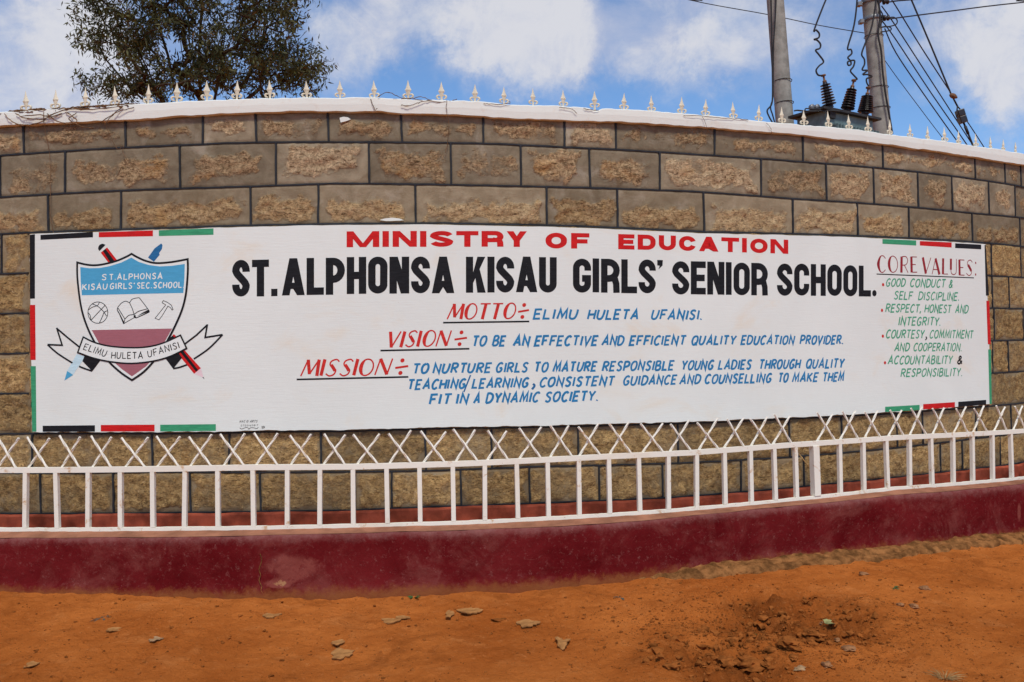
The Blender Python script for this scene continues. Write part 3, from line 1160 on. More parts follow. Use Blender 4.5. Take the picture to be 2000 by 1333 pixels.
# ---- letter shapes: heavy block letters built for a pen of width p in a box W x 1
def block(ch, W, p):
    L, R, B, T, m = p / 2, W - p / 2, p / 2, 1 - p / 2, W / 2
    rx = (R - L) / 2
    r = min(rx, .34)
    V = lambda x: ('p', [(x - p / 2, 0), (x + p / 2, 0), (x + p / 2, 1), (x - p / 2, 1)])
    Hb = lambda y, x0, x1: ('p', [(x0, y - p / 2), (x1, y - p / 2), (x1, y + p / 2), (x0, y + p / 2)])
    up, dn = arc(m, T - r, rx, r, 0, 180), arc(m, B + r, rx, r, 180, 360)
    if ch == 'I':
        return [V(L)]
    if ch == 'L':
        return [V(L), Hb(B, p, W)]
    if ch == 'T':
        return [Hb(T, 0, W), ('p', [(m - p / 2, 0), (m + p / 2, 0), (m + p / 2, 1 - p), (m - p / 2, 1 - p)])]
    if ch == 'H':
        return [V(L), V(R), Hb(.5, p, W - p)]
    if ch == 'E':
        return [V(L), Hb(T, p, W), Hb(.5, p, W * .93), Hb(B, p, W)]
    if ch == 'F':
        return [V(L), Hb(T, p, W), Hb(.47, p, W * .9)]
    if ch == 'O':
        return [('c', up + dn[:-1])]
    cut = math.degrees(math.asin(min(.95, max(0.0, (.64 - (T - r)) / r))))
    upc, dnc = arc(m, T - r, rx, r, cut, 180), arc(m, B + r, rx, r, 180, 360 - cut)
    if ch == 'C':
        return [('s', ([(R, .63)] if cut == 0 else []) + upc + dnc + ([(R, .37)] if cut == 0 else []))]
    if ch == 'G':
        return [('s', ([(R, .65)] if cut == 0 else []) + upc + dn + [(R, .42), (m, .42)])]
    if ch == 'U':
        return [('s', [(L, 1)] + dn + [(R, 1)])]
    if ch == 'S':
        ry = (T - B) / 4 * .99 if p < .25 else min(rx, (T - B) / 4 * .99)
        mid = smooth([(L, T - ry), (L + .14 * (R - L), .5 + .29 * (T - B - 2 * ry)), (m, .5), (R - .14 * (R - L), .5 - .29 * (T - B - 2 * ry)), (R, B + ry)], n=4)
        e = .03 if p < .25 else 0
        return [('s', ([(R, T - ry - e)] if e else []) + arc(m, T - ry, rx, ry, 0 if e else 12, 180)[:-1] + mid[:-1] + arc(m, B + ry, rx, ry, 0, -180 if e else -168) + ([(L, B + ry + e)] if e else []))]
    if ch == 'D':
        rb = min(R - L, .30)
        return [V(L), ('s', [(p * .9, T), (R - rb, T)] + arc(R - rb, T - rb, rb, rb, 90, 0, 8) + arc(R - rb, B + rb, rb, rb, 0, -90, 8) + [(p * .9, B)])]
    if ch in 'PR':
        yb = .42
        h = (T - yb) / 2
        rb = min(R - p * 1.0, h)
        o = [V(L), ('s', [(p * .8, T)] + arc(R - rb, T - h, rb, h, 90, -90, 12) + [(p * .8, yb)])]
        if ch == 'R':
            o.append(('s', [(R, 0), (R - .01, .26), (R - .05, .40), (m, .46)]))
        return o
    if ch == 'A':
        c = max(.52 * p, .09)
        ya, yb = .17, .17 + min(p, .2) * .85
        iy = 1 - .95 * p
        k = (m - c) / 1.0
        xi = lambda y: k * y + p * 1.02
        t = (m - p * 1.02) / k if k else 1
        ty = min(iy, t)
        lf = [(0, 0), (p * 1.02, 0), (min(m, xi(ya)), ya), (m, ya), (m, yb), (min(m - .004, xi(yb)), yb), (m, ty), (m, 1), (m - c, 1)]
        return [('p', lf), ('p', [(W - x, y) for x, y in reversed(lf)])]
    if ch == 'N':
        d = p * 1.12
        return [V(L), V(R), ('p', [(0, 1), (d, 1), (W, 0), (W - d, 0)])]
    if ch == 'M':
        d = p * .95
        return [V(L), V(R), ('p', [(0, 1), (d * 1.1, 1), (m + d / 2, .0), (m - d / 2, .0)]), ('p', [(W, 1), (W - d * 1.1, 1), (m - d / 2, .0), (m + d / 2, .0)])]
    if ch == 'K':
        return [V(L), ('p', [(p * .98, .26), (W - .01, 1), (W - p * 1.15, 1), (p * .98, .55)]), ('p', [(p * 1.25, .50), (p * 1.9, .66), (W, 0), (W - p * 1.15, 0)])]
    if ch == 'Y':
        return [('p', [(m - p / 2, 0), (m + p / 2, 0), (m + p / 2, .42), (m - p / 2, .42)]), ('p', [(0, 1), (p * 1.1, 1), (m + p / 2, .40), (m - p / 2, .40)]), ('p', [(W, 1), (W - p * 1.1, 1), (m - p / 2, .40), (m + p / 2, .40)])]
    if ch == '.':
        return [('p', [(0, 0), (p * .85, 0), (p * .85, p), (0, p)])]
    if ch == 'o':      # a round full stop
        return [('p', arc(p * .45, p * .5, p * .47, p * .5, 0, 340, 16))]
    if ch == "'":
        return [('p', [(0, 1), (p * .9, 1), (p * .85, .84), (p * .2, .72), (p * .38, .83), (0, .84)])]
    return []


# ---- brush letters: centre lines in a box (width, strokes); 's' strokes are curved
s_ = lambda *p: ('s', p)
l_ = lambda *p: ('l', p)
CAS = {
    'A': (.66, [l_((0, 0), (.38, 1), (.62, 0)), l_((.1, .33), (.58, .35))]),
    'B': (.56, [l_((0, 0), (.03, 1)), s_((.0, .99), (.36, 1), (.48, .8), (.34, .57), (.03, .52)), s_((.03, .52), (.42, .5), (.54, .26), (.38, .03), (0, .0))]),
    'C': (.56, [s_((.56, .84), (.42, 1), (.18, .88), (.02, .48), (.1, .1), (.3, 0), (.52, .16))]),
    'D': (.60, [l_((0, 0), (.03, 1)), s_((-.02, .99), (.3, 1), (.56, .8), (.58, .42), (.38, .08), (-.02, .0))]),
    'E': (.50, [l_((.52, 1), (.03, .98), (0, 0), (.48, .02)), l_((.02, .5), (.42, .53))]),
    'F': (.50, [l_((.54, 1), (.03, .98), (0, 0)), l_((.02, .5), (.42, .53))]),
    'G': (.60, [s_((.56, .84), (.42, 1), (.18, .88), (.02, .48), (.1, .1), (.28, 0), (.5, .14), (.56, .42)), l_((.30, .42), (.6, .44))]),
    'H': (.58, [l_((0, 0), (.03, 1)), l_((.56, 0), (.59, 1)), l_((.02, .48), (.57, .52))]),
    'I': (.08, [l_((.03, 0), (.05, 1))]),
    'K': (.58, [l_((0, 0), (.03, 1)), l_((.56, 1), (.05, .46)), l_((.16, .56), (.56, 0))]),
    'L': (.48, [l_((.03, 1), (0, .02), (.48, .02))]),
    'M': (.72, [l_((0, 0), (.12, 1), (.36, .22), (.64, 1), (.70, 0))]),
    'N': (.60, [l_((0, 0), (.05, 1), (.55, .02), (.6, 1))]),
    'O': (.60, [s_((.34, 1), (.1, .84), (0, .45), (.1, .08), (.28, 0), (.5, .16), (.6, .56), (.52, .9), (.34, 1))]),
    'P': (.54, [l_((0, 0), (.03, 1)), s_((-.02, .99), (.36, 1), (.54, .82), (.44, .54), (.03, .42))]),
    'Q': (.62, [s_((.34, 1), (.1, .84), (0, .45), (.1, .08), (.28, 0), (.5, .16), (.6, .56), (.52, .9), (.34, 1)), l_((.32, .26), (.6, -.08))]),
    'R': (.56, [l_((0, 0), (.03, 1)), s_((-.02, .99), (.36, 1), (.52, .82), (.42, .58), (.03, .48)), l_((.22, .5), (.54, 0))]),
    'S': (.52, [s_((.52, .86), (.36, 1), (.14, .92), (.08, .72), (.26, .54), (.44, .38), (.42, .12), (.22, 0), (0, .14))]),
    'T': (.56, [l_((0, .98), (.58, 1)), l_((.27, 0), (.30, .98))]),
    'U': (.58, [s_((.03, 1), (0, .5), (.02, .14), (.2, 0), (.42, .1), (.54, .5), (.58, 1))]),
    'V': (.58, [l_((0, 1), (.26, 0), (.6, 1))]),
    'Y': (.56, [l_((0, 1), (.27, .46), (.25, 0)), l_((.58, 1), (.27, .46))]),
    '&': (.56, [s_((.56, .0), (.3, .4), (.14, .74), (.24, .98), (.4, .9), (.36, .68), (.1, .4), (.0, .18), (.14, .0), (.34, .08), (.54, .42))]),
    '.': (.06, [l_((.02, -.02), (.05, .1))]),
    ',': (.10, [l_((.08, .14), (.06, .02), (-.02, -.16))]),
    '/': (.34, [l_((-.04, -.22), (.34, 1.12))]),
    "'": (.10, [l_((.08, 1.05), (.03, .78))]),
    '0': (.5, [s_((.28, 1), (.05, .8), (0, .4), (.15, 0), (.4, .2), (.5, .7), (.28, 1))]),
    '1': (.1, [l_((.04, 0), (.06, 1))]), '2': (.5, [s_((0, .8), (.25, 1), (.45, .75), (.2, .3), (0, 0)), l_((0, 0), (.5, .02))]),
    '4': (.5, [l_((.38, 0), (.4, 1), (0, .35), (.5, .35))]), '6': (.45, [s_((.4, 1), (.1, .6), (0, .25), (.2, 0), (.42, .2), (.3, .45), (.05, .3))]),
    '7': (.5, [l_((0, 1), (.5, 1), (.15, 0))]), '8': (.45, [s_((.25, .55), (.05, .75), (.22, 1), (.4, .78), (.22, .52), (.02, .25), (.22, 0), (.44, .25), (.25, .55))]),
    '9': (.45, [s_((.4, .7), (.2, .5), (.03, .75), (.22, 1), (.42, .8), (.35, .3), (.2, 0))]),
    'g': (.2, []),
}
# ---- thin letters with one swelling stroke: (width, thin strokes, thick strokes, lens shapes)
DEC = {
    'M': (.86, [l_((0, 0), (.2, 1)), l_((.44, .12), (.78, 1))], [l_((.2, 1), (.44, .12)), l_((.78, 1), (.86, 0))], []),
    'O': (.72, [('c', arc(.36, .5, .36, .5, 0, 350, 26))], [], [('L', .36, .5, .36, .5)]),
    'T': (.62, [l_((0, 1), (.64, 1))], [l_((.30, 0), (.34, .97))], []),
    'V': (.62, [l_((.26, 0), (.64, 1))], [l_((0, 1), (.26, 0))], []),
    'I': (.12, [], [l_((.05, 0), (.07, 1))], []),
    'S': (.56, [s_((.56, .86), (.4, 1), (.16, .92), (.1, .72), (.26, .54), (.48, .36), (.44, .1), (.22, 0), (0, .14))], [s_((.16, .68), (.3, .52), (.46, .3))], []),
    'N': (.72, [l_((0, 0), (.1, 1)), l_((.64, .02), (.74, 1))], [l_((.1, 1), (.64, .02))], []),
    'C': (.62, [s_((.62, .84), (.44, 1), (.2, .92), (.02, .5), (.2, .08), (.44, 0), (.62, .16))], [], [('C', .38, .5, .36, .5)]),
    'R': (.60, [s_((.1, .99), (.42, 1), (.56, .76), (.42, .5), (.1, .47)), l_((.3, .48), (.6, 0))], [l_((.08, 0), (.08, 1))], []),
    'E': (.52, [l_((.08, .985), (.52, .985)), l_((.08, .5), (.42, .5)), l_((.08, .015), (.52, .015))], [l_((.08, 0), (.08, 1))], []),
    'A': (.66, [l_((0, 0), (.3, 1)), l_((.1, .3), (.5, .3))], [l_((.3, 1), (.6, 0))], []),
    'L': (.50, [l_((.08, .015), (.5, .015))], [l_((.08, 0), (.08, 1))], []),
    'U': (.62, [s_((.08, .4), (.12, .1), (.32, 0), (.52, .1), (.56, .4), (.56, 1))], [l_((.08, .3), (.08, 1))], []),
    '+': (.62, [], [l_((0, .42), (.62, .52))], [('D', .33, .88), ('D', .29, .10)]),
}


def place(quad):
    """map a box one unit high (x running over the word) onto the quad BL, BR, TL, TR given in photo positions on the panel"""
    BL, BR, TL, TR = [Vector(bp(*q)) for q in quad]
    h = ((TL - BL).length + (TR - BR).length) / 2
    w = (BR - BL).length
    k = w / h                                        # word length in units of its height

    def f(x, y):
        t = x / k
        b = BL + (BR - BL) * t
        up = (TL - BL) * (1 - t) + (TR - BR) * t
        return tuple(b + up * y)
    return f, k, h


def word_block(ink, text, x0, x1, yb0, yb1, yt0, yt1, pen, widths, gap, penx=None):
    """pen: stroke width in cap heights; penx: stem width when the letters are extended"""
    f, k, h = place(((x0, yb0), (x1, yb1), (x0, yt0), (x1, yt1)))
    ws = [widths.get(c, widths['*']) for c in text]
    tot = sum(ws) + gap * (len(text) - 1)
    q = (penx / pen) if penx else 1.0
    sx = k / tot
    x = 0.0
    for n_, (c, w) in enumerate(zip(text, ws)):
        W = w * sx / q
        jy = rnd.uniform(-.008, .008)
        j = 0
        for kind, pts in block(c, W, pen):
            lay = ink.lay + .35 * j
            j += 1
            g = lambda P: [f(x + a * q, b + jy) for a, b in P]
            if kind == 'p':
                ink.poly(g(pts), lay)
            else:
                for qd in stroke_quads(pts, pen, kind == 'c'):
                    ink.poly(g([(a.x, a.y) for a in qd]), lay)
        x += (w + gap) * sx


def word_cas(ink, text, x0, x1, yb0, yb1, yt0, yt1, pen=.2, slant=.2, gap=.24, font=CAS, thin=None, quad=None):
    f, k, h = place(quad or ((x0, yb0), (x1, yb1), (x0, yt0), (x1, yt1)))
    ws = [font[c][0] for c in text]
    tot = sum(ws) + gap * (len(text) - 1)
    sx = k / tot
    x = 0.0
    for c, w in zip(text, ws):
        jx, jy, jr = rnd.uniform(-.012, .012), rnd.uniform(-.02, .02), rnd.uniform(-.03, .03)
        g = lambda P: [f(x + a * sx + (b - .0) * (slant + jr) + jx, b + jy) for a, b in P]
        sc = lambda P: [(a * sx, b) for a, b in P]

        def put(P, w_, lay, closed=False, taper=None):
            P = [(x + a * sx + b * (slant + jr) + jx, b * 1.0 + jy) for a, b in P]
            for qd in stroke_quads(P, w_, closed, taper):
                ink.poly([f(a.x, a.y) for a in qd], lay)
        j = 0
        if font is CAS:
            for kind, P in font[c][1]:
                P = smooth(P, n=5) if kind == 's' else list(P)
                put([(a, .06 + b * .88) for a, b in P], pen * rnd.uniform(.9, 1.08), ink.lay + .35 * j)
                j += 1
        else:
            for kind, P in font[c][1]:
                P = smooth(P, n=5) if kind == 's' else list(P)
                put(P, thin, ink.lay + .35 * j, kind == 'c')
                j += 1
            for kind, P in font[c][2]:
                P = smooth(P, n=5) if kind == 's' else list(P)
                put(P, pen, ink.lay + .35 * j)
                j += 1
            for ln in font[c][3]:
                if ln[0] == 'D':
                    pts = [(a * 1.0, b) for a, b in arc(0, 0, .13, .13, 0, 345, 14)]
                    ink.poly([f(x + ln[1] * sx + a + (ln[2] + b) * slant, ln[2] + b) for a, b in pts], ink.lay + .35 * j)
                else:
                    _, cx, cy, rx, ry = ln
                    a1 = arc(cx, cy, rx, ry, 105, 255, 12)
                    a2 = arc(cx, cy, rx - pen * .95 / sx, ry, 255, 105, 12)
                    ink.poly([(f(x + a * sx + b * (slant + jr), b)) for a, b in a1 + a2[1:-1]], ink.lay + .35 * j)
                j += 1
        x += (w + gap) * sx


def build_sign():
    # --- heading in wide red capitals
    ink = Ink()
    WM = {'M': 1.93, 'I': .41, 'N': 1.44, 'S': 1.38, 'T': 1.34, 'R': 1.34, 'Y': 1.25, 'O': 1.36, 'F': 1.17, 'E': 1.1, 'D': 1.24, 'U': 1.2, 'C': 1.22, 'A': 1.42, '*': 1.2}
    ink = Ink()
    word_block(ink, 'MINISTRY', 677, 1029, 483.5, 482.5, 452.5, 452, .27, WM, .19, .40)
    ink.build('heading_lettering', 'red', sign)
    ink = Ink()
    word_block(ink, 'OF', 1065.4, 1151, 485.5, 486, 454.5, 456, .27, WM, .26, .40)
    ink.build('heading_lettering', 'red', sign)
    ink = Ink()
    word_block(ink, 'EDUCATION', 1207.4, 1539.5, 487, 496.5, 457.4, 469, .27, WM, .22, .38)
    ink.build('heading_lettering', 'red', sign)
    # --- school name in tall black capitals
    WT = {'S': .52, 'T': .50, 'A': .62, 'L': .47, 'P': .52, 'H': .53, 'O': .53, 'N': .54, 'K': .56, 'I': .20, 'U': .52, 'G': .52, 'R': .55, 'E': .46, 'C': .52, '.': .17, 'o': .15, "'": .17, '*': .5}
    ink = Ink()
    word_block(ink, 'ST.', 453.5, 541, 580, 578.5, 508.7, 506.5, .20, WT, .065)
    ink.build('name_lettering', 'black', sign)
    ink = Ink()
    word_block(ink, 'ALPHONSA', 550.6, 887.3, 577.4, 572.4, 505, 501, .20, WT, .05)
    ink.build('name_lettering', 'black', sign)
    ink = Ink()
    word_block(ink, 'KISAU', 910, 1087.3, 571.7, 571.5, 501.4, 502.5, .20, WT, .05)
    ink.build('name_lettering', 'black', sign)
    ink = Ink()
    word_block(ink, "GIRLS'", 1119, 1294.5, 571.3, 573.8, 505, 508, .20, WT, .045)
    ink.build('name_lettering', 'black', sign)
    ink = Ink()
    word_block(ink, 'SENIOR', 1312.7, 1499.6, 575.5, 577.4, 510.5, 514.5, .20, WT, .045)
    ink.build('name_lettering', 'black', sign)
    ink = Ink()
    word_block(ink, 'SCHOOLo', 1517.5, 1711, 577.6, 579.6, 514.6, 520, .205, WT, .055)
    ink.build('name_lettering', 'black', sign)
    # --- red captions
    ink = Ink()
    for k_, (txt, a, b, yb0, yb1, yt0, yt1) in enumerate((('MOTTO', 873, 1003, 624.3, 623.2, 594.5, 593), ('VISION', 756, 874, 679, 676.5, 648, 646), ('MISSION', 587, 758, 735, 732.7, 703, 701))):
        ink = Ink()
        word_cas(ink, txt, a, b, yb0, yb1, yt0, yt1, .2, .24, .17, DEC, .09)
        a, b, yb, yt = ((1010, 1031, 622.7, 593), (886, 910, 675.8, 646.5), (770, 795, 732.2, 701))[k_]
        word_cas(ink, '+', a, b, yb, yb - .6, yt, yt - .6, .13, .1, .17, DEC, .1)
        ink.build('caption_lettering', 'redl', sign)
    for a, b in (((865.5, 630.7), (1033.7, 628.3)), ((743, 685.2), (916.8, 681.6)), ((579.5, 741.6), (797.5, 736.6)), ((1712, 535.7), (1902, 543.2))):
        ink = Ink()
        ink.stroke([bp(a[0] + (b[0] - a[0]) * t, a[1] + (b[1] - a[1]) * t) for t in (0, .2, .4, .6, .8, 1)], .0098 if a[0] < 1500 else .007)
        ink.build('underline', 'black', sign)
    # --- blue sentences

    def sent(words, y):
        ink = Ink()
        for txt, a, b in words:
            sl = .20
            yb0, yt0 = y(a)
            yb1, yt1 = y(b)
            hh = yb0 - yt0
            word_cas(ink, txt, a + 1.5, b - hh * sl - 1.0, yb0, yb1, yt0, yt1, .205, sl, .26)
        ink.build('sentence_lettering', 'blue', sign)
    lin = lambda x0, b0, t0, x1, b1, t1: (lambda x: (b0 + (b1 - b0) * (x - x0) / (x1 - x0), t0 + (t1 - t0) * (x - x0) / (x1 - x0)))
    sent([('ELIMU', 1040.6, 1131), ('HULETA', 1146.3, 1250), ('UFANISI.', 1270.5, 1374)], lin(1040, 624, 603, 1371, 625.6, 605.8))
    sent([('TO', 920, 953), ('BE', 960, 990), ('AN', 1001, 1037), ('EFFECTIVE', 1042.6, 1170), ('AND', 1174, 1221.5), ('EFFICIENT', 1228, 1341.5), ('QUALITY', 1348.8, 1439.5),
          ('EDUCATION', 1445.7, 1554), ('PROVIDER.', 1561, 1650)], lin(920, 677.2, 655.6, 1648, 673, 655.2))
    sent([('TO', 804, 840), ('NURTURE', 844.4, 962), ('GIRLS', 967, 1033.5), ('TO', 1041.8, 1073), ('MATURE', 1078.6, 1168), ('RESPONSIBLE', 1174.8, 1319), ('YOUNG', 1329.4, 1396),
          ('LADIES', 1401.6, 1470), ('THROUGH', 1480.6, 1566), ('QUALITY', 1572.6, 1651)], lin(804, 731, 710.4, 1650, 719.5, 700.5))
    sent([('TEACHING', 794.5, 912), ('LEARNING', 921, 1035), ('CONSISTENT', 1052.4, 1202), ('GUIDANCE', 1215.4, 1324), ('AND', 1326, 1371), ('COUNSELLING', 1375, 1509.5), ('TO', 1518, 1542),
          ('MAKE', 1546, 1600.5), ('THEM', 1605, 1651)], lin(794, 762, 741.6, 1650, 745.3, 726.8))
    sent([('FIT', 837.7, 883), ('IN', 889.6, 917), ('A', 924, 940.5), ('DYNAMIC', 947.6, 1055.5), ('SOCIETY.', 1062.7, 1171)], lin(837, 791, 769.6, 1168, 784, 763.5))
    ink = Ink()
    ink.stroke([bp(906, 766), bp(919, 733)], .0085)
    ink.build('punctuation', 'navy', sign)
    ink = Ink()
    ink.stroke(smooth([bp(1041, 750), bp(1044, 754), bp(1039, 761)]), .013)
    ink.build('punctuation', 'navy', sign)
    # --- core values
    ink = Ink()
    word_cas(ink, 'CORE', 1713, 1791, 532.5, 533, 500, 502.5, .2, 0, .2, DEC, .055)
    word_cas(ink, 'VALUES', 1801.6, 1899, 535.2, 538.5, 503.6, 508.4, .2, 0, .16, DEC, .055)
    for y in (514, 536.5):
        c = bp(1905.5, y)
        ink.fill([(c[0] + a, c[1] + b) for a, b in arc(0, 0, .0075, .0085, 0, 345, 14)])
    ink.build('caption_lettering', 'wine', sign)
    for x, y in ((1724.7, 556.5), (1722.6, 606.6), (1724.2, 657), (1728.4, 709)):
        ink = Ink()
        c = bp(x, y)
        ink.fill([(c[0] + a, c[1] + b) for a, b in arc(0, 0, .0105, .011, 0, 345, 16)])
        ink.build('bullet', 'redl', sign)
    ink = None
    for txt, a, b, yb0, yb1, yt0, yt1 in (
            ('GOOD', 1729.5, 1770, 560, 561.2, 543.4, 544.4), ('CONDUCT', 1776.7, 1848, 561.4, 563, 544.4, 545.6), ('&', 1852.6, 1862.5, 563, 563.2, 546.5, 546.7),
            ('SELF', 1745.5, 1784, 585.8, 586.8, 568.8, 569.8), ('DISCIPLINE.', 1792.6, 1875, 587, 588.3, 570, 571.2),
            ('RESPECT,', 1728.7, 1801, 610.7, 611.6, 593.5, 594.6), ('HONEST', 1805, 1859.5, 611.6, 612.3, 594.6, 595.4), ('AND', 1865, 1893, 612.4, 612.8, 595.5, 596),
            ('INTEGRITY.', 1754, 1839, 636.8, 637, 618.8, 619.6), ('COURTESY', 1729.5, 1806.5, 661.4, 661.8, 643.8, 644.4), ('COMMITMENT', 1814.5, 1902.5, 661.8, 662.2, 644.6, 645.6),
            ('AND', 1746, 1778, 686.9, 686.8, 669.8, 670), ('COOPERATION.', 1783, 1880, 686.8, 686.9, 670, 670.2), ('ACCOUNTABILITY', 1733.5, 1861.5, 712.4, 711.9, 695, 694.5),
            ('RESPONSIBILITY.', 1758.7, 1881, 737.2, 735.8, 720.4, 718.8)):
        sl = .2
        if txt in ('GOOD', 'RESPECT,', 'COURTESY', 'ACCOUNTABILITY'):
            if ink is not None:
                ink.build('values_lettering', 'greenl', sign)
            ink = Ink()
        hh = yb0 - yt0
        word_cas(ink, txt, a + .8, b - hh * sl * .9, yb0, yb1, yt0, yt1, .16, sl, .22)
    ink.build('values_lettering', 'greenl', sign)
    ink = Ink()
    word_cas(ink, '&', 1870, 1878.5, 711.8, 711.8, 695.2, 695.2, .2, .1, .2)
    ink.build('punctuation', 'black', sign)
    ink = Ink()
    ink.stroke(smooth([bp(1808, 658), bp(1810, 661), bp(1807, 664.5)]), .009)
    ink.build('punctuation', 'black', sign)
    # --- flag coloured border
    segs = [('black', [(79.2, 459.3), (181.6, 453.6), (181.6, 464), (79.2, 469)]), ('red', [(193, 454), (298.8, 450.5), (298.8, 461.8), (193, 464)]), ('green', [(310.3, 450.3), (417, 446.5), (417, 459), (310.3, 461.5)]),
            ('black', [(83.5, 832), (185.5, 831), (185.5, 843.5), (83.5, 843.7)]), ('red', [(197, 830.5), (302, 829.8), (302, 843), (197, 843.2)]), ('green', [(313, 830), (421.6, 828.8), (421.6, 842), (313, 843)]),
            ('black', [(58.3, 459), (68.3, 458), (68.3, 583.5), (58.6, 584)]), ('red', [(58.6, 596), (68.8, 596), (69.8, 703.4), (59.4, 703.6)]), ('green', [(59.8, 715.6), (70, 715.6), (71.2, 843.4), (63, 843.6)]),
            ('green', [(1723.5, 467.3), (1789.3, 470.2), (1789.3, 480), (1723.5, 476.6)]), ('red', [(1796.5, 471.3), (1858.6, 474), (1858.6, 484), (1796.5, 480)]), ('black', [(1865.5, 475.6), (1916.3, 478.4), (1916.3, 487.4), (1865.5, 485)]),
            ('green', [(1728.7, 795), (1796, 791.2), (1796, 801.3), (1728.7, 805)]), ('red', [(1803, 789.8), (1865, 785.8), (1865, 795.8), (1803, 800)]), ('black', [(1871.5, 785.2), (1926, 781.4), (1926, 790.6), (1871.5, 795.2)]),
            ('black', [(1922.8, 479), (1925, 479), (1931.5, 577.5), (1925.6, 578)]), ('red', [(1926.3, 588), (1932, 588), (1935, 673), (1929.3, 673)]), ('green', [(1930, 683), (1935.4, 683), (1937, 789.4), (1932.6, 789.8)])]
    for mat, pts in segs:
        ink = Ink()
        ink.fill([bp(*p) for p in pts])
        ink.build('border_stripe', mat, sign)
    # --- painter's mark in the lower corner
    ink = Ink()
    word_cas(ink, 'MAC', 467.5, 478, 826, 825.6, 821.5, 821, .14, .3, .3)
    word_cas(ink, 'G', 481, 484.5, 825.6, 825.6, 821, 821, .16, .3, .3)
    word_cas(ink, 'ARTS', 488, 502, 825.8, 825.6, 821, 820.8, .14, .3, .3)
    word_cas(ink, '0720160817', 470.5, 503.5, 833.6, 832.6, 830, 829.2, .14, .15, .4)
    ink.stroke(smooth([bp(468.5, 836), bp(472, 838.3), bp(480, 835.6), bp(484, 836), bp(486, 838.8), bp(489, 836.2), bp(495, 836), bp(502, 837.4), bp(504.5, 834.5)], n=4), .0028)
    word_cas(ink, '9/24', 511, 517, 838, 837, 832.5, 832.5, .14, .1, .3)
    ink.build('painter_mark', 'black', sign)
    build_crest()


